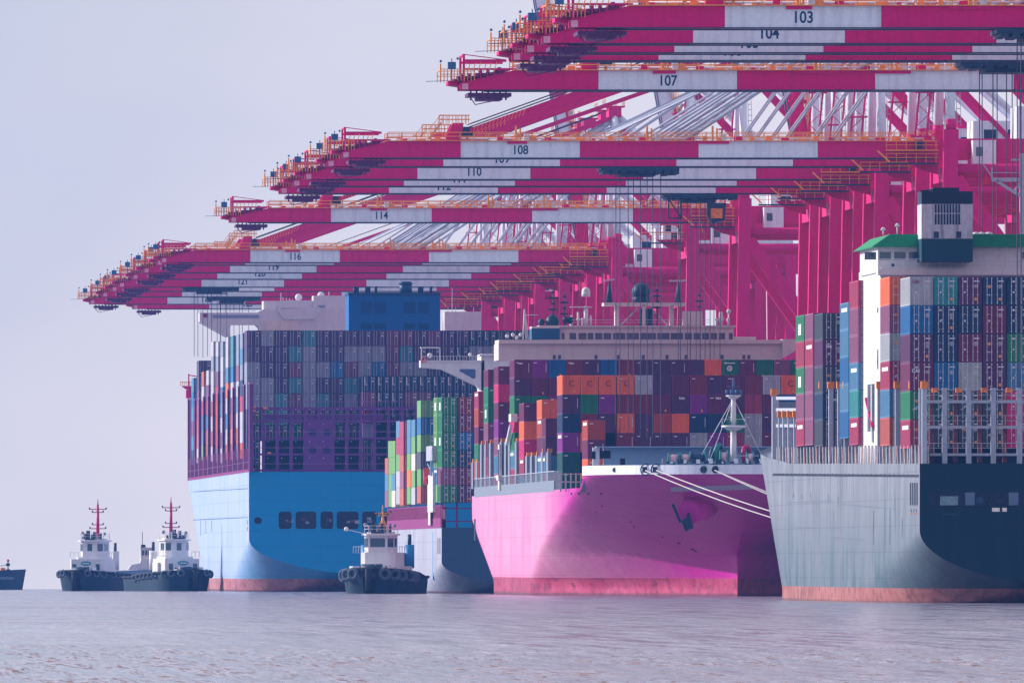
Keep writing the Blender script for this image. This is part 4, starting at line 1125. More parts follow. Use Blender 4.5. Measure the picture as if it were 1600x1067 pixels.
# pilot ladder tower, small crane amidships
Yc = dist(780, XP2-.3)
b = MB(); b.box(XP2-.3, XP2+.1, Yc, Yc+3.5, ZW2+15, Z2(694, Yc), 0); b.box(XP2-.4, XP2-.3, Yc+.5, Yc+2.5, ZW2+16.5, Z2(702, Yc), 1)
b.box(XP2-.5, XP2+.3, Yc-1, Yc+4, Z2(750, Yc), Z2(742, Yc), 0); b.bar((XP2-.3, Yc-20, Z2(695, Yc)), (XP2-.3, Yc-30, Z2(668, Yc)), .4, .5, 0)
b.box(XP2-.6, XP2+.3, Yc-36, Yc-30, Z2(662, Yc), Z2(650, Yc), 0)
b.build('gangway', [WH2, DARK], ship2)
# accommodation block
YG = 2304
b = MB()
b.box(lat(779, YG), lat(1222, YG), YG, YG+12, Z2(562.5, YG), Z2(537, YG), 0); b.box(lat(830, YG), lat(1190, YG), YG+1, YG+11, Z2(640, YG), Z2(562.5, YG), 0)
b.prism([(lat(1222, YG), Z2(560, YG)), (lat(1235, YG), Z2(553, YG)), (lat(1245, YG), Z2(545, YG)), (lat(1245, YG), Z2(530, YG)), (lat(1222, YG), Z2(530, YG))], 'y', YG-1, YG+8, 0)
b.box(lat(779, YG), lat(1222, YG), YG-.6, YG+10, Z2(537, YG), Z2(531, YG), 0)
b.box(lat(847, YG), lat(1147, YG), YG+1, YG+10, Z2(531, YG), Z2(511, YG), 0)
b.box(lat(843, YG), lat(1150, YG), YG+.5, YG+10.5, Z2(511, YG), Z2(508.5, YG), 0)
b.box(lat(1147, YG), lat(1182, YG), YG+1, YG+8, Z2(531, YG), Z2(526, YG), 0)
h2_ = b.build('superstructure', [BEIGE], ship2)
b = MB()
for (xa, xb) in ((878, 882), (890, 900), (904, 916), (918, 927), (930, 941), (943, 955), (958, 977), (979, 998), (1000, 1025), (1027, 1046), (1048, 1067), (1070, 1081), (1084, 1095), (1097, 1108), (1111, 1120), (1123, 1133), (1139, 1145)):
    b.box(lat(xa, YG+1), lat(xb, YG+1), YG+.93, YG+1.05, Z2(530, YG), Z2(520, YG), 0)
for x in (864, 872, 929, 964, 1003, 1040, 1070, 1126, 1160, 1168): b.box(lat(x, YG), lat(x+4.5, YG), YG-.05, YG+.02, Z2(561, YG), Z2(554.5, YG), 0)
b.build('window', [GLASS], h2_)
b = MB(); b.box(lat(831, YG), lat(875, YG), YG+.4, YG+6, Z2(530, YG), Z2(513, YG), 0); b.box(lat(831, YG), lat(875, YG), YG+.3, YG+6.1, Z2(513, YG), Z2(510, YG), 1)
b.build('deck_locker', [paint('locker_blue', (.02, .10, .20), .5, .1), BEIGE], h2_)
b = MB()
b.box(lat(945, YG), lat(1073, YG), YG+2, YG+7, Z2(477.5, YG), Z2(472.5, YG), 0)
for x in (963, 1049): b.box(lat(x, YG), lat(x+6, YG), YG+3, YG+5, Z2(509, YG), Z2(477, YG), 0)
b.bar((lat(971, YG), YG+4, Z2(509, YG)), (lat(1000, YG), YG+4, Z2(480, YG)), .25, .25, 0); b.bar((lat(1046, YG), YG+4, Z2(507, YG)), (lat(1018, YG), YG+4, Z2(480, YG)), .25, .25, 0)
b.box(lat(1005, YG), lat(1010, YG), YG+2, YG+2.4, Z2(508, YG), Z2(476, YG), 0)
b.box(lat(1070, YG), lat(1099, YG), YG+2, YG+5, Z2(508, YG), Z2(486, YG), 0)
b.build('radar_platform', [BEIGE], h2_)
b = MB()
b.tube((lat(1004, YG), YG+3.5, Z2(472, YG)), (lat(1004, YG), YG+3.5, Z2(463, YG)), 1.2, 1.3, 16, 0); b.sphere((lat(1004, YG), YG+3.5, Z2(456, YG)), 1.36, 0, 16, 10)
for x in (954, 1062): b.tube((lat(x, YG), YG+3, Z2(472, YG)), (lat(x, YG), YG+3, Z2(441, YG)), .5, .14, 8, 0)
b.tube((lat(1029, YG), YG+3, Z2(472, YG)), (lat(1029, YG), YG+3, Z2(440, YG)), .12, .06, 6, 0)
for x in (1005, 1013, 1019): b.tube((lat(x, YG), YG+3, Z2(508, YG)), (lat(x, YG), YG+3, Z2(482, YG)), .38, .3, 8, 0)
for (x, yy, r_) in ((865, 503, 1.0), (848, 503, .5), (886, 500, .5), (893, 500, .5)): b.sphere((lat(x, YG), YG+3, Z2(yy, YG)), r_, 0, 10, 8, 1.1)
for (x, yt) in ((866, 448), (884, 455), (1095, 453), (1029, 445)):
    b.tube((lat(x, YG), YG+3, Z2(508, YG)), (lat(x, YG), YG+3, Z2(yt, YG)), .12, .06, 6, 0)
    for k in range(4): b.bar((lat(x-3-k % 2*4, YG), YG+3, Z2(yt+8+k*9, YG)), (lat(x+3+k % 2*3, YG), YG+3, Z2(yt+8+k*9, YG)), .12, .25, 0)
b.build('antenna_mast', [paint('mast_dark', (.012, .045, .075), .5, .3)], h2_)
b = MB()
b.bar((lat(944, YG), YG+2.8, Z2(438.5, YG)), (lat(962, YG), YG+2.8, Z2(436, YG)), .2, .22, 0); b.bar((lat(1048, YG), YG+2.8, Z2(438.5, YG)), (lat(1075, YG), YG+2.8, Z2(438, YG)), .2, .22, 0)
X = lat(917.5, YG); b.tube((X, YG+3, Z2(463, YG)), (X, YG+3, Z2(455, YG)), .62, n=14, m=0); b.sphere((X, YG+3, Z2(455, YG)), .62, 0, 14, 8)
b.tube((X, YG+3, Z2(508, YG)), (X, YG+3, Z2(478, YG)), .3, n=8, m=0); b.box(lat(893, YG), lat(927, YG), YG+2.5, YG+3.5, Z2(480, YG), Z2(478.5, YG), 0)
X = lat(1141, YG); b.sphere((X, YG+3, Z2(486, YG)), .33, 0, 10, 6); b.tube((X, YG+3, Z2(508, YG)), (X, YG+3, Z2(486, YG)), .1, n=6, m=0)
for x in (895, 905, 912, 925, 1122, 1130, 1140, 1127): X = lat(x, YG); b.tube((X, YG+3, Z2(508, YG)), (X, YG+3, Z2(497-(x % 3)*5, YG)), .13, n=6, m=0); b.sphere((X, YG+3, Z2(499, YG)), .25, 0, 6, 4)
for x in (818, 823, 826): b.tube((lat(x, YG), YG+1, Z2(530, YG)), (lat(820, YG), YG+1, Z2(483, YG)), .12, .08, 6, 0)
b.bar((lat(821, YG), YG+1, Z2(492, YG)), (lat(842, YG), YG+1, Z2(492, YG)), .12, .12, 0)
for x in (793, 802, 808, 814): b.sphere((lat(x, YG), YG+1, Z2(527-(x % 4)*2, YG)), .28, 0, 8, 5)
for z in (Z2(500, YG), Z2(504, YG)): b.box(lat(893, YG), lat(1110, YG), YG+.6, YG+.66, z, z+.05, 0)
b.build('radar_and_dome', [WH2], h2_)
tube_b = MB(); tube_b.tube((X+0, YG+3, Z2(480, YG)), (X, YG+3, Z2(463, YG)), .12, n=6, m=0)

LZ = XP2+.15
B2 = lambda x: dist(x, LZ)
SN2 = 'magenta ship'
plan_ship(SN2, [
    bay('foremost stack', 2140, lat(917.5, 2140), 1, 656, 3, ['k', 'l', 'o']),
    bay('front stack', B2(878), LZ, 17, 586, 6, ['oooowplmplmwoolsn', 'pevmmlpvlprlbxsbb', 'nmpopkonnegpsllnb', 'vopmpppgvrgllpbns', 'dolppppnn', 'dr'], zmin=Z2(700, B2(878))),
    bay('second bay back', B2(852), LZ, 1, 653, 4, ['l', 'p', 's', 'r'], side=1),
    bay('third bay back', B2(846), LZ, 1, 624, 5, ['o', 'k', 'l', 's', 'e'], side=1),
    bay('fourth bay back', B2(818), LZ, 2, 629, 5, ['lo', 'oo', 'hp', 'rr', 'so'], side=1),
    bay('rearmost high bay', B2(803), LZ, 17, 561.5, 7, ['lvbmpbmppppoeleue', 'p', 'ee', 'h', 'e', 's', 'r'], side=0, zmin=Z2(700, B2(803))),
    bay('fifth bay back', B2(778), LZ, 2, 572, 7, ['l', 'h', 'l', 'v', 'u', 's', 'r'], side=1),
    bay('sixth bay back', B2(762), LZ, 2, 577, 7, ['l', 'e', 'e', 'u', 'l', 'r', 'u'], side=1),
    bay('last bay back', B2(747), LZ, 2, 611, 5, ['r', 'k', 'l', 'e', 'a'], side=1),
], PT, 2.6, 'end', ['plum', 'maroon', 'purple', 'navy', 'plum', 'orange', 'violet', 'steel blue'], 0, 0, 21, 'containers on the magenta ship')
b = MB(); b.box(XP2+3, XQ-3, B2(878)+12.4, B2(878)+13, ZW2+14, Z2(590, B2(878)+12), 0); b.box(XP2+3, XQ-3, B2(803)+12.4, B2(803)+13, ZW2+14, Z2(566, B2(803)+12), 0)
b.build('hatch_bulkhead', [DARK], ship2)

# ================================================================== SHIP 3: grey ship with green containers, stern towards us
XP3 = 127.7; XC3 = (XP3+XQ-1)/2; BH3 = (XQ-1-XP3)/2; Y3 = dist(690, XP3); ZW3 = water_z(2560)
ship3 = empty('container_ship', (XC3, Y3, ZW3), 'lavender grey container ship with maroon rails and lime green containers, beside the tug', 'ship')
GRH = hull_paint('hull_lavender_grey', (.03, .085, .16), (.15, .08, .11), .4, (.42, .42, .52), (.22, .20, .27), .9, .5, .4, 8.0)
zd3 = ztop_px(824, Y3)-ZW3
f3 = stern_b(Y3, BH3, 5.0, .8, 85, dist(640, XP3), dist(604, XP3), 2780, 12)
make_hull(ship3, Y3, 2780, f3, lambda Y: zd3, GRH, GREY, XC3, ZW3, 6.0, 0, True, lit_fade_stern(Y3, 5.0, .8, 85))
Z3 = ztop_px
b = MB(); y = Y3; ye = dist(605, XP3)
b.box(XP3-.04, XP3+.1, Y3, ye, ZW3+zd3-.05, ZW3+zd3+1.5, 0)
while y < ye: b.box(XP3, XP3+.12, y, y+.5, ZW3+zd3+1.4, ZW3+zd3+3.4, 1); y += 2.6
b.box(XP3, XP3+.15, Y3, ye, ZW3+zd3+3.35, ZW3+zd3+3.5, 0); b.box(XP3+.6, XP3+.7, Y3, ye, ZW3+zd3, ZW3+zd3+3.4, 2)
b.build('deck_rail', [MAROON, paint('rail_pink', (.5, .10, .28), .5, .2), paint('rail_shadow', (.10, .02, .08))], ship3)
b = MB()
for x in (690, 714, 739, 763): X = lat(x, Y3+1); b.box(X-.15, X+.15, Y3+1, Y3+1.4, Z3(824, Y3), Z3(735, Y3), 0)
for yy in (737, 765, 795, 815): b.box(XP3, XQ-2, Y3+1.02, Y3+1.5, Z3(yy, Y3), Z3(yy, Y3)+.2, 0)
b.build('lashing_bridge', [paint('bridge_plum', (.16, .03, .16), .5, .2)], ship3)
b = MB(); Yg = dist(672, XP3-.4); b.box(XP3-.4, XP3, Yg-8, Yg+8, Z3(800, Yg), Z3(742, Yg), 0); b.box(XP3-.45, XP3-.4, Yg-1, Yg+5, Z3(820, Yg), Z3(795, Yg), 0)
for k in range(6): b.box(XP3-.5, XP3-.4, Yg-10+k*3, Yg-8.5+k*3, Z3(742-k*3, Yg), Z3(738-k*3, Yg), 1)
b.bar((XP3-.5, Yg-6, Z3(742, Yg)), (XP3-.5, Yg-10, Z3(705, Yg)), .5, .5, 1); b.box(XP3-.7, XP3+.2, Yg-12, Yg+6, Z3(720, Yg), Z3(697, Yg), 2)
b.bar((XP3-.6, Yg+6, Z3(752, Yg)), (XP3-.6, Yg+8, Z3(735, Yg)), .9, 1.2, 3)
b.box(XP3-.06, XP3, Yg-1, Yg+1.5, Z3(905, Yg), Z3(830, Yg), 1)
b.build('pilot_gangway', [WH2, STEELB, paint('basket_grey', (.38, .38, .48), .6, .3), paint('lifebuoy_red', (.65, .06, .08), .5, .1)], ship3)
b = MB()
for k in range(2):
    y = dist(688-k*3, XP3); b.box(XP3-.03, XP3, y, y+2, Z3(865, y), Z3(840, y), 0)
b.build('louvre', [BLACKT], ship3)
YW = dist(657, XP3-.2)
b = MB()
zt = Z3(568, YW); b.prism([(lat(657, YW), Z3(574, YW)), (lat(657, YW), Z3(563, YW)), (lat(757, YW), Z3(563, YW)), (lat(757, YW), Z3(610, YW)), (lat(752, YW), Z3(610, YW)), (lat(745, YW), Z3(603, YW)), (lat(690, YW), Z3(577, YW))], 'y', YW, YW+4, 0)
b.box(lat(752, YW), XC3, YW, YW+12, Z3(640, YW), Z3(553, YW), 0)
hh = b.build('superstructure', [WH2], ship3)
b = MB(); b.prism([(lat(717, YW), Z3(579, YW)), (lat(720, YW), Z3(576.5, YW)), (lat(742, YW), Z3(576.5, YW)), (lat(743, YW), Z3(578, YW)), (lat(743, YW), Z3(590, YW)), (lat(740, YW), Z3(592, YW))], 'y', YW-.05, YW-.01, 0)
b.build('wing_opening', [paint('opening_blue', (.07, .13, .28), .6, .1)], hh)
b = MB()
b.box(lat(658, YW), lat(689, YW), YW+.5, YW+3.5, Z3(543.5, YW), Z3(542, YW), 0); 
for x in (658, 687): b.box(lat(x, YW), lat(x+1.5, YW), YW+.5, YW+.8, Z3(566, YW), Z3(542, YW), 0)
b.box(lat(658, YW), lat(754, YW), YW-.1, YW-.0, Z3(566, YW), Z3(564.5, YW), 0); b.box(lat(658, YW), lat(754, YW), YW-.1, YW-.04, Z3(557, YW), Z3(556.2, YW), 0)
x = 658
while x < 754: b.box(lat(x, YW), lat(x+.7, YW), YW-.1, YW-.04, Z3(566, YW), Z3(556, YW), 0); x += 5
b.box(lat(752, YW), lat(790, YW), YW-.5, YW+4, Z3(556, YW), Z3(552.5, YW), 0); b.sphere((lat(672, YW), YW+1, Z3(555, YW)), .4, 0, 8, 5); b.sphere((lat(735, YW), YW+1, Z3(554, YW)), .3, 0, 8, 5)
b.torus((lat(662, YW), YW-.2, Z3(562, YW)), (0, 1, 0), .35, .09, 1)
b.build('wing_railing', [WH2, paint('lifebuoy_red', (.65, .06, .08))], hh)
SN3 = 'lavender grey ship'
B3 = lambda x: dist(x, XP3)
plan_ship(SN3, [
    bay('aft stack', B3(690), XP3, 16, 620, 6, ['eml', 'elb', 'ebb', 'enb', 'uld', 'epn'], 0, 0),
    bay('aftmost lime bay', B3(683), XP3-.02, 1, 620.5, 6, ['y', 'y', 'y', 'y', 's', 'y'], side=1),
    bay('tall bay with lime top', B3(657), XP3, 3, 625, 6, ['ye', 'b', 'yx', 'x', 'y', 'a'], side=1),
    bay('bay amidships', B3(648), XP3, 1, 655, 5, ['s', 'y', 'c', 'y', 'w'], side=1),
    bay('second bay amidships', B3(641), XP3, 1, 655, 5, ['s', 's', 'y', 'o', 'y'], side=1),
    bay('third bay amidships', B3(630), XP3, 2, 658, 5, ['rp', 'rp', 'ay', 'u', 'a'], side=1),
    bay('fourth bay amidships', B3(624), XP3, 1, 657, 5, ['s', 'r', 'y', 'w', 'g'], side=1),
    bay('fifth bay amidships', B3(617), XP3, 1, 688, 4, ['y', 'y', 's', 'c'], side=1),
    bay('sixth bay amidships', B3(611.5), XP3, 1, 688, 4, ['y', 'y', 'y', 'y'], side=1),
    bay('far forward bay', B3(606.5), XP3, 1, 715, 3, ['a', 's', 'u'], side=1),
], PT, 2.72, 'door', ['navy', 'blue', 'plum', 'dark grey', 'green', 'mauve'], 0, 0, 33, 'containers on the lavender grey ship')

# ================================================================== SHIP 4: big blue ship, stern towards us
XP4 = 111.8; XC4 = (XP4+XQ-1)/2; BH4 = (XQ-1-XP4)/2; Y4 = dist(389, XP4); ZW4 = water_z(2900)
ship4 = empty('container_ship', (XC4, Y4, ZW4), 'huge bright blue container ship, square blue stern with row of rounded openings', 'ship')
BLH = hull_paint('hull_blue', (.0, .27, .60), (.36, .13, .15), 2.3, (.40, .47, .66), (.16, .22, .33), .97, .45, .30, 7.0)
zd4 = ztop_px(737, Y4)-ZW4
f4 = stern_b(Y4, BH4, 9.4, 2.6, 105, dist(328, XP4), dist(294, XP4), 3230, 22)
make_hull(ship4, Y4, 3230, f4, lambda Y: zd4, BLH, GREY, XC4, ZW4, 7.0, 0, True, lit_fade_stern(Y4, 9.4, 2.6, 105))
Z4 = ztop_px
b = MB()
for (ya, yb_) in ((760, 768), (805, 812)):
    Ya2, Yb2 = dist(388, XP4), dist(302, XP4); b.bar((XP4-.01, Ya2+1, Z4(ya+3, Ya2)), (XP4-.01, Yb2, Z4(yb_, Yb2)), .05, .12, 0)
for x in (314, 322, 331): Y = dist(x, XP4); b.box(XP4-.03, XP4+.02, Y, Y+1.5, Z4(830+(331-x)*.4, Y), Z4(812, Y), 0)
for y in (812, 822): Y = dist(387, XP4); b.box(XP4-.03, XP4+.02, Y, Y+2.5, Z4(y+7, Y), Z4(y, Y), 0)
b.build('plate_seam', [paint('seam_blue', (.05, .12, .28), .6, .3)], ship4)
def rrect(b, xa, xb, ya, yb, Y, r, m=0, d=.04):
    X1, X2, za, zb = lat(xa, Y), lat(xb, Y), Z4(yb, Y), Z4(ya, Y); pts = []
    for cx, cz, a0 in ((X2-r, zb-r, 0), (X1+r, zb-r, 90), (X1+r, za+r, 180), (X2-r, za+r, 270)):
        for k in range(5): a = R(a0+k*22.5); pts.append((cx+r*cos(a), cz+r*sin(a)))
    b.prism(pts, 'y', Y-d, Y-.012, m)
for (xa, xb) in ((397, 409), (435.5, 455.5), (462, 494), (501, 520.5), (526, 560), (566, 588), (594, 628)):
    b = MB(); small = xa < 400
    rrect(b, xa, xb, 808 if small else 799, 818 if small else 826, Y4, .5)
    w_ = b.build('mooring_opening', [BLACKT], ship4)
    if not small:
        b = MB()
        for k in range(3):
            X = lat(xa+4+rnd.random()*(xb-xa-8), Y4); z = Z4(812+rnd.random()*8, Y4); b.box(X, X+rnd.uniform(.3, .9), Y4-.08, Y4-.041, z, z+rnd.uniform(.2, .6), k)
        b.build('winch', [GREY, paint('gear_plum', (.15, .04, .12)), paint('gear_pale', (.30, .34, .46))], w_)
b = MB(); y = Y4+1; ye = dist(293.5, XP4)
while y < ye: b.box(XP4, XP4+.2, y, y+1.1, ZW4+zd4, ZW4+zd4+4.2, 1 if int(y) % 3 else 0); y += 4.4
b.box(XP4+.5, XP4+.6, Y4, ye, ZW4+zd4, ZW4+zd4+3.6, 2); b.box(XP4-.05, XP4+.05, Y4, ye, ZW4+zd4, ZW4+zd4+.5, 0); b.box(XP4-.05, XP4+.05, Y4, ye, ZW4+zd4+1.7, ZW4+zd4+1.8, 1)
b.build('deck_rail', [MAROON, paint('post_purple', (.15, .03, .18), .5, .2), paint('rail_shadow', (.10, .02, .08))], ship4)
b = MB()
n = 0; yb_ = Y4+6
BAYS4 = [390, 381, 372.5, 364, 356, 348, 340.5, 333, 325.5, 318, 311, 304.5, 298, 294]
for x in BAYS4:
    Y = dist(x, XP4); yt = 600 + (390-x)*.30 if x > 305 else 625
    b.box(XP4-.05, XP4+.7, Y, Y+2.6, ZW4+zd4, Z4(yt, Y), 0); b.box(XP4-.06, XP4+.1, Y+.9, Y+1.5, ZW4+zd4, Z4(yt, Y), 1)
    b.box(XP4-.1, XP4+.7, Y-.2, Y+2.8, Z4(yt, Y), Z4(yt, Y)+.3, 1)
b.build('side_lashing_post', [paint('post_purple', (.20, .03, .17)), paint('post_lilac', (.40, .18, .40), .5, .1)], ship4)
Yp = 3185
b = MB(); b.prism([(lat(284, Yp), Z4(603, Yp)), (lat(309, Yp), Z4(603, Yp)), (lat(309, Yp), Z4(611, Yp)), (lat(291, Yp), Z4(608, Yp))], 'y', Yp, Yp+3, 0)
b.bar((lat(295, Yp), Yp, Z4(604, Yp)), (lat(295, Yp), Yp, Z4(584, Yp)), .25, .25, 0); b.bar((lat(295, Yp), Yp, Z4(586, Yp)), (lat(308, Yp), Yp, Z4(588, Yp)), .2, .2, 0)
for x in range(282, 308, 3): b.bar((lat(x, Yp), Yp, Z4(603, Yp)), (lat(x, Yp), Yp, Z4(596, Yp)), .1, .1, 1)
b.bar((lat(282, Yp), Yp, Z4(597, Yp)), (lat(307, Yp), Yp, Z4(597, Yp)), .1, .1, 1); b.box(lat(291, Yp), lat(310, Yp), Yp+.1, Yp+2.8, Z4(622, Yp), Z4(609, Yp), 0)
b.build('bow_platform', [RED, ORG], ship4)
# stern lashing bridge, purple
b = MB(); Yb = Y4+1.5
PUR = paint('bridge_purple', (.14, .03, .24), .5, .15)
k = 0
x = 390.0
while x < 770:
    X = lat(x, Yb); b.box(X-.28, X+.28, Yb, Yb+.6, Z4(737, Y4), Z4(634 if x > 560 else 640, Y4), 0); x += 21.7; k += 1
for yy, t_ in ((636, .5), (656, .4), (683, .35), (708, .35), (733, .35)):
    b.box(XP4+.2, XQ-2, Yb+.1, Yb+1.4, Z4(yy, Y4)-t_, Z4(yy, Y4), 0); b.box(XP4+.2, XQ-2, Yb-.08, Yb-.0, Z4(yy, Y4)+.95, Z4(yy, Y4)+1.05, 1)
b.box(lat(478, Yb), lat(522, Yb), Yb+.02, Yb+.5, Z4(737, Y4), Z4(655, Y4), 0)
b.box(lat(410, Yb), lat(600, Yb), Yb+.62, Yb+.8, Z4(655, Y4), Z4(647, Y4), 0)
for yy in (640, 663, 690, 716):
    for kk in range(17):
        X = lat(392+kk*21.7, Yb); b.box(X+.5, X+.62, Yb-.05, Yb+.02, Z4(yy, Y4), Z4(yy, Y4)+.12, 2)
b.build('lashing_bridge', [PUR, paint('rail_violet', (.25, .12, .34)), MARK], ship4)
b = MB()
for xx in (488.5, 511):
    for yy in (676, 703.5): rrect(b, xx-6, xx+6, yy-6, yy+5, Yb+.02, .6)
b.build('doorway', [paint('doorway_dark', (.03, .02, .12))], ship4)
b = MB()
for xx, yy in ((397, 634), (415, 636), (397, 640), (421, 706), (395, 732)): X = lat(xx, Y4); b.box(X-.35, X+.35, Y4+1.1, Y4+1.4, Z4(yy+3, Y4), Z4(yy, Y4), 0)
b.build('lashing_box', [OCAP], ship4)
# funnel block
YK = 2905
b = MB(); b.box(lat(545, YK), lat(688, YK), YK, YK+14, Z4(640, YK), Z4(461, YK), 0); b.box(lat(544, YK), lat(688.5, YK), YK-.2, YK+14.2, Z4(461, YK), Z4(457, YK), 1)
fb = b.build('funnel_block', [paint('funnel_blue', (.003, .13, .40), .5, .08), paint('funnel_trim', (.01, .07, .16), .5, .2)], ship4)
b = MB(); b.tube((lat(636, YK), YK+5, Z4(457, YK)), (lat(636, YK), YK+5, Z4(443, YK)), 1.15, n=18, m=0); b.tube((lat(636, YK), YK+5, Z4(443, YK)), (lat(636, YK), YK+5, Z4(439, YK)), 1.35, 1.0, 18, 0)
for x in (556, 560, 574, 578, 589, 657, 675, 661): b.tube((lat(x, YK), YK+4, Z4(457, YK)), (lat(x, YK), YK+4, Z4(449, YK)), .28, n=8, m=0); b.box(lat(x-2, YK), lat(x+2.5, YK), YK+3.5, YK+4.5, Z4(450, YK), Z4(447, YK), 0)
b.build('exhaust_pipe', [paint('funnel_trim', (.01, .07, .16))], fb)
b = MB()
for (xa, xb) in ((564, 580.5), (585, 603), (631, 649), (653, 670)):
    for (ya, yb__) in ((471, 489), (505, 514)):
        for k in range(6): b.box(lat(xa, YK), lat(xb, YK), YK-.06, YK-.01, Z4(yb__, YK)+k*(Z4(ya, YK)-Z4(yb__, YK))/6, Z4(yb__, YK)+(k+.7)*(Z4(ya, YK)-Z4(yb__, YK))/6, 0)
b.build('louvre', [paint('louvre_blue', (.004, .075, .22), .5, .1)], fb)
# forward bridge block with wing
YM = dist(312.5, XP4-.3)
b = MB()
b.prism([(lat(312, YM), Z4(503, YM)), (lat(312, YM), Z4(489, YM)), (lat(400, YM), Z4(489, YM)), (lat(412, YM), Z4(483, YM)), (lat(560, YM), Z4(480, YM)), (lat(560, YM), Z4(560, YM)), (lat(405, YM), Z4(560, YM)), (lat(405, YM), Z4(512, YM)),
         (lat(400, YM), Z4(507, YM)), (lat(362, YM), Z4(507, YM)), (lat(360, YM), Z4(510, YM)), (lat(359, YM), Z4(529, YM)), (lat(350, YM), Z4(524, YM))], 'y', YM, YM+8, 0)
b.box(lat(412, YM), lat(545, YM), YM+1, YM+9, Z4(500, YM), Z4(470, YM), 0); b.box(lat(490, YM), lat(560, YM), YM+.6, YM+8, Z4(520, YM), Z4(462, YM), 0)
b.box(lat(695, YM), lat(752, YM), YM, YM+8, Z4(520, YM), Z4(487, YM), 0)
hb = b.build('superstructure', [paint('house_lilac', (.62, .58, .66), .5, .05, (.5, .46, .56), .4)], ship4)
b = MB()
b.box(lat(332, YM), lat(405, YM), YM-.06, YM-.01, Z4(497, YM), Z4(492, YM), 0); b.box(lat(497, YM), lat(508, YM), YM+.5, YM+.6, Z4(492, YM), Z4(477, YM), 0)
b.box(lat(440, YM), lat(488, YM), YM+.9, YM+1.0, Z4(484.5, YM), Z4(481.5, YM), 1)
b.box(lat(318, YM), lat(324, YM), YM-.06, YM-.01, Z4(496, YM), Z4(490, YM), 2)
b.build('window', [paint('window_haze', (.22, .26, .42), .3, .1), DARK, MAROON], hb)
b = MB(); b.box(lat(413, YM), lat(466, YM), YM-.3, YM-.0, Z4(516, YM), Z4(501, YM), 1)
for (x, y) in ((468, 464), (503, 461)): b.sphere((lat(x, YM), YM+4, Z4(y, YM)), .68, 0, 12, 8); b.tube((lat(x, YM), YM+4, Z4(480, YM)), (lat(x, YM), YM+4, Z4(y+3, YM)), .25, n=8, m=0)
for x in range(440, 545, 5):
    b.bar((lat(x, YM), YM+3, Z4(480, YM)), (lat(x+(x*7 % 5)-2, YM), YM+3, Z4(474-(x*13 % 11), YM)), .12, .12, 0)
for (x, yt) in ((440, 457), (455, 468), (515, 455), (530, 464), (540, 466), (522, 462)): b.bar((lat(x, YM), YM+3, Z4(484, YM)), (lat(x, YM), YM+3, Z4(yt, YM)), .16, .16, 0)
for yy in (474, 470): b.box(lat(450, YM), lat(545, YM), YM+2.9, YM+3, Z4(yy, YM), Z4(yy, YM)+.08, 0)
for yy in (486, 489): b.box(lat(312, YM), lat(400, YM), YM, YM+.1, Z4(yy, YM), Z4(yy, YM)+.08, 0)
for (xa, ya, xb, yb__) in ((432, 479, 444, 497), (444, 497, 492, 497), (492, 497, 499, 480), (432, 479, 430, 484)): b.bar((lat(xa, YM), YM-.5, Z4(ya, YM)), (lat(xb, YM), YM-.5, Z4(yb__, YM)), .3, .3, 0)
for x in (314, 330, 350, 370): b.bar((lat(x, YM), YM, Z4(489, YM)), (lat(x, YM), YM, Z4(485, YM)), .1, .1, 0)
for x in (700, 712, 725, 740): b.bar((lat(x, YM), YM, Z4(487, YM)), (lat(x, YM), YM, Z4(480, YM)), .12, .12, 0)
b.bar((lat(706.5, YM), YM, Z4(487, YM)), (lat(706.5, YM), YM, Z4(450, YM)), .14, .14, 0)
b.build('radar_and_dome', [WH2, BEIGE], hb)
SN4 = 'blue ship'
B4 = lambda x: dist(x, XP4)
rr4 = random.Random(5)
def rowmix(n, opts, seed): r = random.Random(seed); return ''.join(r.choice(opts) for _ in range(n))
XB0 = lat(566, Y4+3.2)
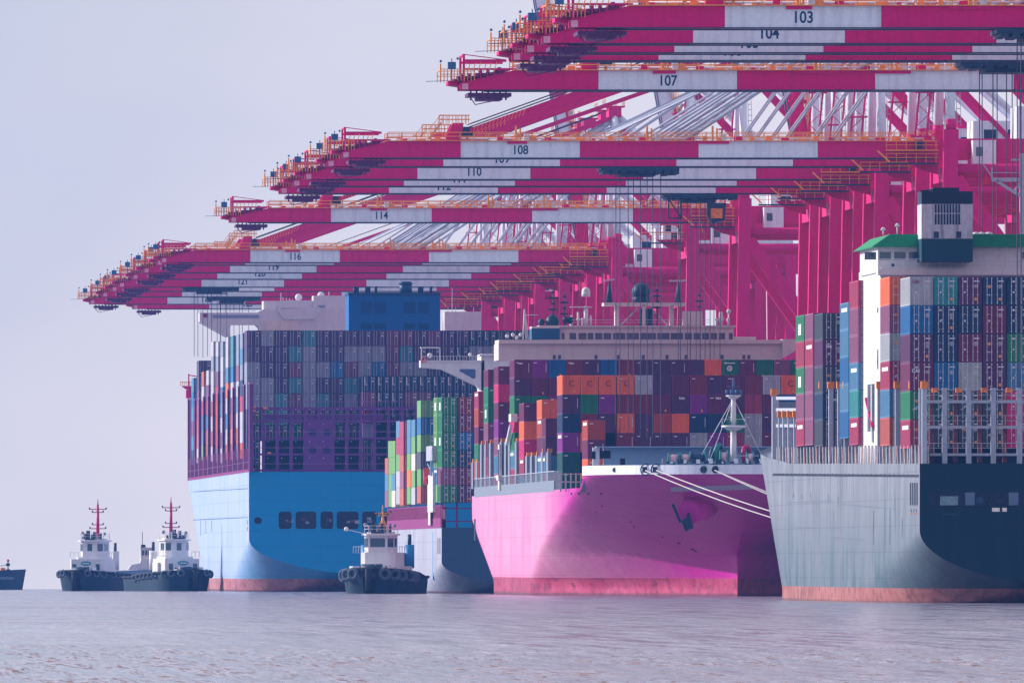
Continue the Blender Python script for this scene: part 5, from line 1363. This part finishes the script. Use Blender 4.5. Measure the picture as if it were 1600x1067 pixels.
plan_ship(SN4, [
    bay('near low stack', Y4+3.2, XB0, 15, 587, 6, ['nnnnnnnnnn', 'mnnmmnnnn', 'rnnnnnnb'], zmin=Z4(640, Y4)),
    bay('tall aft stack', 2843, lat(385.5, 2843), 23, 516, 9, ['pgpptpppppmmpmppnnxxxxp', 'ppptgppgggmtpppngggsss', 'gppmggbmgbmgglnngsssss', 'ggptgppt' + rowmix(14, 'pgmns', 1), 'ggtmgtpg' + rowmix(14, 'pgmns', 2), 'xetpppdp' + rowmix(14, 'pns', 3), rowmix(22, 'xnpd', 4)], zmin=Z4(668, Y4)),
    bay('first bay forward', B4(378.5), XP4, 1, 520, 8, ['g', 's', 'g', 'n', 'r', 'w', 'w', 'k'], side=1),
    bay('second bay forward', B4(372.5), XP4, 1, 522, 8, ['g', 'g', 'u', 'w', 's', 'w', 'k', 'm'], side=1),
    bay('third bay forward', B4(364), XP4, 1, 524, 8, ['t', 't', 'b', 'w', 'm', 'k', 'o', 'r'], side=1),
    bay('fourth bay forward', B4(356), XP4, 1, 526, 8, ['w', 'w', 's', 'o', 'w', 'b', 'w', 'k'], side=1),
    bay('fifth bay forward', B4(348), XP4, 1, 533, 8, ['g', 'w', 'w', 'b', 's', 'w', 'm', 'w'], side=1),
    bay('sixth bay forward', B4(340.5), XP4, 1, 533, 8, ['w', 'g', 'm', 'r', 'k', 'k', 'r', 'm'], side=1),
    bay('seventh bay forward', B4(333), XP4, 1, 533, 8, ['w', 'g', 'w', 'w', 'k', 'w', 'k', 'w'], side=1),
    bay('eighth bay forward', B4(325.5), XP4, 1, 578, 6, ['w', 'm', 'r', 'b', 'a', 'k'], side=1),
    bay('ninth bay forward', B4(318), XP4, 1, 580, 6, ['a', 'w', 'r', 'b', 's', 'y'], side=1),
    bay('tenth bay forward', B4(310.5), XP4, 1, 563, 7, ['p', 'p', 'm', 'r', 'k', 'a', 'w'], side=1),
    bay('bay by the bow', B4(302), XP4, 1, 590, 6, ['s', 'b', 's', 'm', 's', 'n'], side=1),
], PT, 2.8, 'door', ['navy', 'purple', 'dark grey', 'grey'], 0, 0, 44, 'containers on the blue ship')
b = MB(); b.box(lat(410, 2855.4), XQ-3, 2855.4, 2855.9, ZW4+zd4, Z4(520, 2863), 0)
b.build('hatch_bulkhead', [DARK], ship4)

# ------------------------------------------------------------------ place the containers
def inframe(d):
    x = X0 + F*(d['X']-PT/2)/d['Y']; return x < 1606
ALLC[:] = [a for a in ALLC if inframe(a[1])]
seen = {}; uniq = []
for a in ALLC:
    k = (round(a[1]['X'], 1), round(a[1]['Y']), round(a[1]['z'], 1))
    if k in seen: continue
    seen[k] = 1; uniq.append(a)
ALLC = uniq
ALLC.sort(key=lambda a: -a[0])
print('containers in view', len(ALLC), [sum(1 for a in ALLC[:300] if a[1]['ship']==q) for q in (SN1,SN2,SN3,SN4)], len(ALLC))
labs = set()
single, rest = ALLC[:300], ALLC[300:]
LIM = 1
for i, (sz, d) in enumerate(single):
    doors = d['kind'] == 'door'
    me = container_mesh(d['colour'], d['kind'], d['H'], 0 if doors else d['var'])
    o = bpy.data.objects.new('shipping_container', me); COL.objects.link(o)
    o.location = (d['X'], d['Y'], d['z'])
    lab = d['lab']
    if lab in labs: print('DUP', lab)
    labs.add(lab)
    tag(o, lab, 'container', d['group'])
    if doors:
        for sd in (-1, 1):
            q = bpy.data.objects.new('door', door_mesh(d['colour'], sd, d['H'], d['var'])); COL.objects.link(q); q.parent = o
    d['obj'] = o
# lettering on some of them
def mark(ship, bayname, c, t, s, size, mat=MARK, dx=0, dz=0.5, sx=1.0):
    for sz, d in single:
        if d['ship'] == ship and bayname in d['lab'] and d['c'] == c and d['t'] == t:
            put_text(s, size, mat, (dx, -.05, d['H']*dz+.0), d['obj'], 'lettering', 0, .01, sx)
            return
for o_ in [d['obj'] for _, d in single]: OFF[o_.name] = Vector((0,0,0))
mark(SN1, 'inner forward', 0, 1, 'tex', .5, dx=-.5, dz=.75); mark(SN1, 'second bay', 0, 1, 'tex', .55, dx=.5, dz=.7); mark(SN1, 'inner forward', 0, 3, 'tex', .45, dx=.3, dz=.75)
mark(SN1, 'aft stack', 0, 3, 'CAI', .5, dx=-.6, dz=.7); mark(SN1, 'aft stack', 0, 0, 'CAI', .45, paint('marking_plum', (.3, .02, .12)), dx=-.6, dz=.82)
for c_ in (6, 8): mark(SN2, 'front stack', c_, 1, 'tex', .6, dx=.2, dz=.82)
mark(SN2, 'front stack', 8, 2, 'textainer'[:3], .4, dx=0, dz=.8) if False else None
mark(SN2, 'rearmost high bay', 0, 0, 'tex', .45, dx=-.3, dz=.8); mark(SN2, 'rearmost high bay', 3, 0, 'tex', .5, dx=-.4, dz=.8)
for c_ in range(4): mark(SN2, 'front stack', c_, 0, 'C', 1.1, paint('marking_brown', (.20, .03, .05)), dx=.1, dz=.55)
for c_ in (12,): mark(SN2, 'front stack', c_, 0, 'C', 1.1, paint('marking_brown', (.20, .03, .05)), dx=.1, dz=.55)
for c_ in (12, 16):
    for sz, d in single:
        if d['ship'] == SN2 and 'rearmost' in d['lab'] and d['c'] == c_ and d['t'] == 0:
            b = MB(); b.torus((-.1, -.04, 1.3), (0, 1, 0), .30, .1, 0, 14, 5); b.torus((-.1, -.04, 1.3), (0, 1, 0), .10, .05, 0, 8, 4); b.box(-.8, .7, -.05, .0, 2.0, 2.12, 0)
            e = b.build('emblem', [MARK]); e.parent = d['obj']
# white product panels on green long sides
for sz, d in single:
    if d['c'] == 0 and d['colour'] in ('green', 'lime green', 'hot pink', 'steel blue', 'rose', 'violet', 'brick red') and (int(d['Y'])+d['t']) % 2 == 0:
        b = MB(); x = -CW/2-.02; b.box(x, x+.02, 4.4, 8.0, .7, 1.9, 0) if d['colour'] in ('green', 'lime green') else b.box(x, x+.02, 2.0, 9.5, 1.9, 2.3, 0)
        q = b.build('side_panel', [MARK]); q.parent = d['obj']
if rest:
    b = MB(); mats = []; idx = {}
    for sz, d in rest:
        for cc in (d['colour'],):
            if cc not in idx: idx[cc] = len(mats); mats.append(cont_mat(cc))
        m = idx[d['colour']]; x, y, z, H = d['X'], d['Y'], d['z'], d['H']; w2 = CW/2
        b.box(x-w2, x+w2, y+.06, y+CL, z, z+H, m)
        for k in (-w2, -.06, w2-.12): b.box(x+k, x+k+.12, y, y+.058, z, z+H, m)
        b.box(x-w2+.13, x-.07, y, y+.058, z+H-.14, z+H, m); b.box(x-w2+.13, x-.07, y, y+.058, z, z+.14, m)
    rodm = len(mats); mats.append(paint('lock_rod', (.4, .4, .5)))
    for sz, d in rest:
        x, y, z, H = d['X'], d['Y'], d['z'], d['H']
        for k in (-.85, -.38, .38, .85): b.box(x+k-.025, x+k+.025, y-.03, y-.005, z+.1, z+H-.1, rodm)
        b.box(x+.5, x+.95, y-.035, y-.01, z+H*.82, z+H*.86, rodm); b.box(x+.5, x+.75, y-.035, y-.01, z+H*.6, z+H*.7, rodm)
        if d['colour'] == 'navy' and d['ship'] == SN4: b.box(x-.85, x-.68, y-.04, y-.01, z+H*.45, z+H*.92, rodm); b.box(x-.85, x-.45, y-.04, y-.01, z+H*.42, z+H*.48, rodm)
    o = b.build('distant_containers', mats); tag(o, 'far stacked containers of mixed colours on the blue ship', 'containers', kind='stuff')

# ------------------------------------------------------------------ mooring lines
def rope(pa, pb, sag, label, r=.075):
    b = MB(); pts = []
    for i in range(13):
        t = i/12; p = Vector(pa).lerp(Vector(pb), t); p.z -= sag*4*t*(1-t); pts.append(p)
    for p, q in zip(pts[:-1], pts[1:]): b.tube(p, q, r, n=6, m=0, caps=False)
    o = b.build('mooring_line', [CREAM]); tag(o, label, 'rope', 'mooring lines from the magenta bow')
zq = water_z(2040)+ZQ+.4
X, Y = gp(1010, 16.6); rope((X-.2, Y-.5, ZW2+16.5), (XQ+.5, 2045, zq), 1.6, 'lower of two long cream mooring lines from leftmost fairlead of magenta bow')
X, Y = gp(1028, 16.6); rope((X-.2, Y-.5, ZW2+16.5), (XQ+.5, 2043, zq+.3), 1.2, 'upper of two long cream mooring lines crossing the magenta bow')
X, Y = gp(1138, 16.6); rope((X-.2, Y-.5, ZW2+16.5), (XQ+.5, 2058, zq), .8, 'short cream mooring line from middle fairlead of magenta bow')
X, Y = gp(1188, 16.6); rope((X-.2, Y-.5, ZW2+16.5), (XQ+.5, 2062, zq), .4, 'shortest cream mooring line at the right end of the magenta bow')

# ------------------------------------------------------------------ tugs
def make_tug(x, Y, yaw, label, mast_col, style, hw=5.6, Ln=26.0, emblem=True):
    root = empty('tugboat', (0, 0, 0), label, 'tugboat', 'harbour tugs')
    TH = paint('tug_hull_blue', (.005, .03, .06), .55, .2, (.004, .02, .05), .5)
    b = MB(); NS = 28; NZ = 8
    def half(t, z):   # t 0 bow .. 1 stern
        full = (1-(1-min(t/.34, 1))**2.5)**(1/2.1)
        st = 1 - .25*max(0, (t-.85)/.15)**2
        return hw*full*st*(.95+.05*min(1, max(0, z/2.2)))
    def sheer(t): return 3.3 + .75*(1-t)**3 - .5*min(1, max(0, t-.55)/.2)
    for side in (-1, 1):
        k0 = len(b.v)
        for i in range(NS+1):
            t = i/NS; tt = t
            for j in range(NZ+1):
                z = -.8+(sheer(t)+.8)*j/NZ
                yy = -Ln/2 + Ln*t + (.9*(1-t)*(1-min(1, max(0, z)/3.5)) )
                b.v.append((side*half(max(t, .004), z), yy, z))
        for i in range(NS):
            for j in range(NZ):
                a = k0+i*(NZ+1)+j; q = (a, a+NZ+1, a+NZ+2, a+1); b.f.append(q if side < 0 else q[::-1]); b.m.append(0); b.sm.append(True)
    for i in range(NS):
        t, t2 = i/NS, (i+1)/NS; h, h2 = half(max(t, .004), 9), half(t2, 9); ya, yb = -Ln/2+Ln*t, -Ln/2+Ln*t2
        b.face([(-h, ya, sheer(t)-.5), (h, ya, sheer(t)-.5), (h2, yb, sheer(t2)-.5), (-h2, yb, sheer(t2)-.5)], 1)
    h = half(1, 9); b.face([(-h, Ln/2, -.8), (h, Ln/2, -.8), (h, Ln/2, sheer(1)), (-h, Ln/2, sheer(1))], 0)
    b.build('hull', [TH, GREY], root)
    # rubber belt and tyres
    b = MB(); P_ = []
    for i in range(-NS, NS+1):
        t = abs(i)/NS; P_.append(((-1 if i < 0 else 1)*half(max(t, .004), 9)*1.015, -Ln/2+Ln*t-.1, sheer(t)-.15))
    for p, q in zip(P_[:-1], P_[1:]): b.tube(p, q, .26, n=6, m=0, caps=False)
    b.build('rubber_belt', [RUBBER], root)
    nt_ = 9 if style != 'c' else 6
    for side in (-1, 1):
        for k in range(nt_):
            t = .02+.06*k + (.02*k if k > 2 else 0)
            if t > .93: break
            hx = half(max(t, .03), 9); X_ = side*hx*1.03; yy = -Ln/2+Ln*t-.2
            n_ = Vector((side*(.35+t), -(1-t)*.9, 0)); rr = .72 if style != 'c' else 1.0
            tb = MB(); tb.torus((X_, yy, sheer(t)-.55-(.3 if style == 'c' else 0)), n_, rr*.72, rr*.3, 0, 14, 7); tb.build('tyre', [paint('tyre_rubber', (.07, .10, .15), .8, .3)], root)
    tb = MB(); tb.tube((0, -Ln/2-.35, .4), (0, -Ln/2-.35, sheer(0)-.1), .5, n=10, m=0); tb.build('bow_fender', [RUBBER], root)
    # deckhouse
    z0 = 3.2
    b = MB()
    if style == 'c':
        b.prism([(-4.0, -7.0), (-3.2, -8.2), (3.2, -8.2), (4.0, -7.0), (4.0, 2), (-4.0, 2)], 'z', 2.6, 4.3, 0)
        b.prism([(-2.7, -4.6), (-1.9, -5.3), (1.9, -5.3), (2.7, -4.6), (2.7, 3.0), (-2.7, 3.0)], 'z', 4.3, 6.4, 0)
        zb_w = 6.4
    else:
        b.prism([(-3.4, -6.5), (-3.0, -6.9), (3.0, -6.9), (3.4, -6.5), (3.4, -.5), (-3.4, -.5)], 'z', 2.6, 6.1, 0)
        b.box(-3.9, -3.42, -4, -1.5, 3, 5.4, 0)
        b.prism([(-2.7, -5.2), (-2.1, -5.7), (2.1, -5.7), (2.7, -5.2), (2.7, -.6), (-2.7, -.6)], 'z', 6.1, 6.5, 0)
        zb_w = 6.5
    b.build('deckhouse', [WH2], root)
    zw_ = zb_w; zh = zw_+(2.6 if style == 'c' else 2.9)
    def octo(r1, r2, ya, yb): return [(-r1, ya+1.1), (-r2, ya), (r2, ya), (r1, ya+1.1), (r1, yb), (-r1, yb)]
    b = MB(); b.prism(octo(2.3, 1.45, -5.0, -.9), 'z', zw_, zh, 0); b.prism(octo(2.65, 1.65, -5.5, -.5), 'z', zh, zh+.28, 0); b.prism(octo(2.0, 1.2, -4.4, -1.1), 'z', zh+.28, zh+.6, 0)
    wh = b.build('wheelhouse', [WH2], root)
    za, zb2 = zh-1.75, zh-.4
    for (xa, xb) in ((-1.35, 1.35),) if style == 'c' else ((-.55, .55),):
        b = MB(); b.box(xa*.85, xb*.85, -5.05, -4.99, za, zb2, 0); b.build('window', [GLASS], wh)
    for sd in (-1, 1):
        b = MB(); p = Vector((sd*1.55, -4.9, 0)); q = Vector((sd*2.24, -4.02, 0)); off = Vector((sd*.06, -.05, 0))
        b.face([tuple(p+off+Vector((0, 0, za))), tuple(q+off+Vector((0, 0, za))), tuple(q+off+Vector((0, 0, zb2))), tuple(p+off+Vector((0, 0, zb2)))], 0); b.build('window', [GLASS], wh)
        b = MB(); b.box(sd*2.3-.03, sd*2.3+.03, -3.4, -1.6, za, zb2, 0); b.build('window', [GLASS], wh)
    if emblem:
        b = MB(); pts = [(1.05*cos(R(a)), 5.3+.42*sin(R(a))) for a in range(0, 360, 20)]; b.prism(pts, 'y', -6.96, -6.9, 0)
        b.build('emblem', [paint('emblem_teal', (.01, .22, .30), .4, .05)], root)
        b = MB(); b.box(-.7, .7, -6.99, -6.96, 5.22, 5.38, 0)
        b.build('emblem_mark', [MARK], root)
        b = MB()
        for k in range(4): b.box(-1.6+k*.9, -1.2+k*.9, -6.96, -6.9, 4.1, 4.45, 0)
        b.build('lettering', [NAVY], root)
        for sd in (-1, 1):
            b = MB(); b.box(sd*2.4-.4, sd*2.4+.4, -6.96, -6.9, 4.1, 5.2, 0); b.build('window', [GLASS], root)
    # rails, radar, mast
    b = MB()
    for z in (zh+1.0, zh+1.5):
        pts = octo(2.3, 1.4, -4.8, -.9)
        for p, q in zip(pts, pts[1:]+pts[:1]): b.bar((*p, z), (*q, z), .07, .07, 0)
    for p in octo(2.3, 1.4, -4.8, -.9): b.bar((*p, zh+.3), (*p, zh+1.5), .09, .09, 0)
    for z in (zw_+.9,):
        for sd in (-1, 1): b.bar((sd*3.6, -6, z), (sd*3.6, 0, z), .08, .08, 0); [b.bar((sd*3.6, yy, z-1), (sd*3.6, yy, z), .08, .08, 0) for yy in (-6, -4, -2, 0)]
    b.box(-1.0, 1.0, -5.2, -5.0, zh+.35, zh+.6, 1)
    b.build('railing', [WH2, DARK], root)
    b = MB(); mt = zh + (4.2 if style == 'c' else 7.6)
    r0 = .38 if style != 'c' else .3
    zm = zh+.3
    b.tube((0, -1.0, zm), (0, -1.0, mt-.6), r0, r0*.6, 8, 0); b.tube((0, -1.0, mt-.6), (0, -1.0, mt+.5), .12, .06, 6, 0)
    H_ = mt-zm
    for fr, w_ in ((.30, 1.6), (.40, 1.1), (.72, 1.1), (.80, 1.7)):
        if style == 'c' and fr in (.40,): continue
        z = zm+H_*fr*(1.0); w2_ = w_*(1 if style != 'c' else .75); b.bar((-w2_, -1.0, z), (w2_, -1.0, z), .16, .16, 0)
        for sd in (-1, 1): b.box(sd*w2_-.1, sd*w2_+.1, -1.1, -.9, z, z+.35, 1)
    if style == 'c': b.bar((-1.1, -1, zm), (0, -1, zm+H_*.6), .2, .2, 0); b.bar((1.1, -1, zm), (0, -1, zm+H_*.6), .2, .2, 0)
    b.build('mast', [mast_col, DARK], root)
    b = MB(); 
    for k in range(7): b.box(-2+k*.6, -1.7+k*.6, -4-(k % 3)*.4, -3.6, zh+.5, zh+1.1+(k*7 % 5)*.25, k % 2)
    b.sphere((-2.3, -3, zh+1.6), .35, 1, 8, 6); b.sphere((2.2, -3, zh+1.5), .3, 1, 8, 6)
    b.build('roof_gear', [DARK, GREY], root)
    for sd in (-1, 1):
        b = MB(); xx, yy = (sd*3.4, 3.0) if style == 'c' else (sd*2.5, 1.6)
        b.tube((xx, yy, 4.0), (xx, yy, 7.6), .75, n=12, m=0); b.tube((xx, yy, 7.6), (xx, yy, 9.2), .3, n=8, m=1)
        b.build('funnel', [paint('tug_funnel_blue', (.02, .22, .50), .5, .1) if style == 'c' else WH2, DARK], root)
    b = MB()
    b.tube((-1.6, -9.6, 4.0), (1.6, -9.6, 4.0), .65, n=12, m=0)
    for k in range(12): b.box(-3+k*.5, -2.7+k*.5, -9-(k % 2), -8.6, 3.4, 3.9+(k*5 % 4)*.22, 1+k % 2)
    b.build('towing_winch', [DARK, paint('gear_rust', (.25, .05, .06), .6, .3), MARK], root)
    root.location = (lat(x, Y), Y, water_z(Y)-.1); root.rotation_euler = (0, 0, yaw)
    return root
CRIM = paint('mast_crimson', (.50, .005, .12), .45, .1)
make_tug(156, 3030, R(-24), 'dark blue tug with white wheelhouse and crimson mast, left one of the pair', CRIM, 'a', 5.2, 25)
make_tug(264, 2960, R(20), 'dark blue tug with crimson mast beside the blue hull, right one of the pair', CRIM, 'b', 5.2, 25)
YELT = paint('mast_yellow', (.75, .30, .05), .5, .15)
t3 = make_tug(600, 2455, R(-14), 'dark tug with big tyres, white wheelhouse and yellow mast before the blue stern', YELT, 'c', 5.1, 24, False)
b = MB(); b.tube((-2.0, -2.5, 9.2), (-5.0, -4.0, 9.9), .05, n=5, m=0); b.sphere((-5.1, -4.0, 10.0), .34, 1, 8, 6)
o = b.build('boathook', [WHT, CREAM]); o.parent = t3

# ------------------------------------------------------------------ small craft between the tugs and the far ship at left
Yq = 3300
r_ = empty('workboat', (lat(222, Yq), Yq, water_z(Yq)), 'small pale blue workboat half hidden between the two tugs', 'boat')
b = MB(); xa, xb = lat(188, Yq), lat(262, Yq); zb = water_z(Yq)
b.prism([(xa, zb), (xb, zb), (xb+.5, zb+4.4), (xa-1, zb+4.0)], 'y', Yq, Yq+6, 0); b.build('hull', [paint('workboat_blue', (.16, .26, .42), .5, .1)], r_)
b = MB(); b.prism([(lat(200, Yq), zb+4.2), (lat(244, Yq), zb+4.2), (lat(244, Yq), zb+6.5), (lat(221, Yq), zb+6.6), (lat(219, Yq), zb+5.6), (lat(205, Yq), zb+5.2)], 'y', Yq+1, Yq+5, 0)
b.box(lat(220, Yq), lat(242, Yq), Yq+1.3, Yq+4.6, zb+6.6, zb+8.6, 0); b.box(lat(219, Yq), lat(243, Yq), Yq+1.1, Yq+4.8, zb+8.6, zb+8.8, 0)
cb = b.build('cabin', [WH2], r_)
b = MB()
for x in (222, 227, 232, 237): b.box(lat(x, Yq), lat(x+3.6, Yq), Yq+1.25, Yq+1.31, zb+7.2, zb+8.2, 0)
b.build('window', [GLASS], cb)
b = MB(); b.bar((lat(223, Yq), Yq+2, zb+8.8), (lat(223, Yq), Yq+2, zb+12), .12, .12, 0); b.box(lat(221, Yq), lat(228, Yq), Yq+2, Yq+2.5, zb+8.8, zb+9.4, 0); b.build('mast', [DARK], r_)

Yq = 3500; zb = water_z(Yq)
r_ = empty('cargo_ship', (lat(-40, Yq), Yq, zb), 'slate blue cargo ship at the left edge, only its bow showing', 'ship')
b = MB(); n = 20
for side in (-1, 1):
    k0 = len(b.v)
    for i in range(n+1):
        t = i/n
        for j in range(7):
            z = -1+(5.0+.5*t**3)*j/6; xr = lat(-160, Yq) + (lat(36.5, Yq)-lat(-160, Yq))*t + .95*t*max(0, z)/6*1.1
            b.v.append((xr, Yq+8+side*7*(1-max(0, (t-.72)/.28)**1.8)*(.75+.25*j/6), zb+z))
    for i in range(n):
        for j in range(6):
            a = k0+i*7+j; b.f.append((a, a+7, a+8, a+1)); b.m.append(0); b.sm.append(True)
b.face([(lat(-160, Yq), Yq+1, zb+3.6), (lat(30, Yq), Yq+7.5, zb+3.8), (lat(30, Yq), Yq+8.5, zb+3.8), (lat(-160, Yq), Yq+15, zb+3.6)], 0)
b.build('hull', [paint('far_hull', (.018, .055, .115), .5, .1, (.03, .05, .09), .3)], r_)
b = MB(); b.box(lat(2, Yq), lat(9, Yq), Yq+4, Yq+9, zb+3.4, zb+4.8, 0); b.build('deck_crate', [paint('crate_orange', (.7, .20, .06), .6, .2)], r_)
b = MB(); b.bar((lat(14, Yq), Yq+8, zb+3.7), (lat(14, Yq), Yq+8, zb+6.6), .25, .25, 0); b.sphere((lat(14, Yq), Yq+8, zb+6.4), .3, 1, 6, 5)
b.box(lat(11, Yq), lat(17, Yq), Yq+7.5, Yq+8.5, zb+5.2, zb+5.8, 0); b.bar((lat(0, Yq), Yq+5, zb+5.2), (lat(12, Yq), Yq+5, zb+5.4), .12, .12, 0)
b.box(lat(11, Yq), lat(17, Yq), Yq+6, Yq+9, zb+3.7, zb+4.5, 0); b.build('foremast', [DARK, CRIM], r_)
b = MB()
for k in range(11): b.box(lat(-1+k*2.1, Yq), lat(.2+k*2.1, Yq), Yq+.75+max(0, k-5)*.12, Yq+1.2+max(0, k-5)*.12, zb+2.2+(k*3 % 2)*.1, zb+2.8, 0)
b.build('hull_lettering', [paint('lettering_pale', (.20, .28, .42))], r_)

# ------------------------------------------------------------------ haze
m = bpy.data.materials.new('haze_air'); m.use_nodes = True; N = m.node_tree.nodes; N.clear()
pv = N.new('ShaderNodeVolumePrincipled'); pv.inputs['Color'].default_value = (.11, .31, .90, 1); pv.inputs['Density'].default_value = 5.0e-5; pv.inputs['Anisotropy'].default_value = .2
oo = N.new('ShaderNodeOutputMaterial'); m.node_tree.links.new(pv.outputs[0], oo.inputs['Volume'])
b = MB(); b.box(-1100, 1600, -120, 5100, -9, 142, 0); hz = b.build('haze', [m]); tag(hz, kind='stuff')
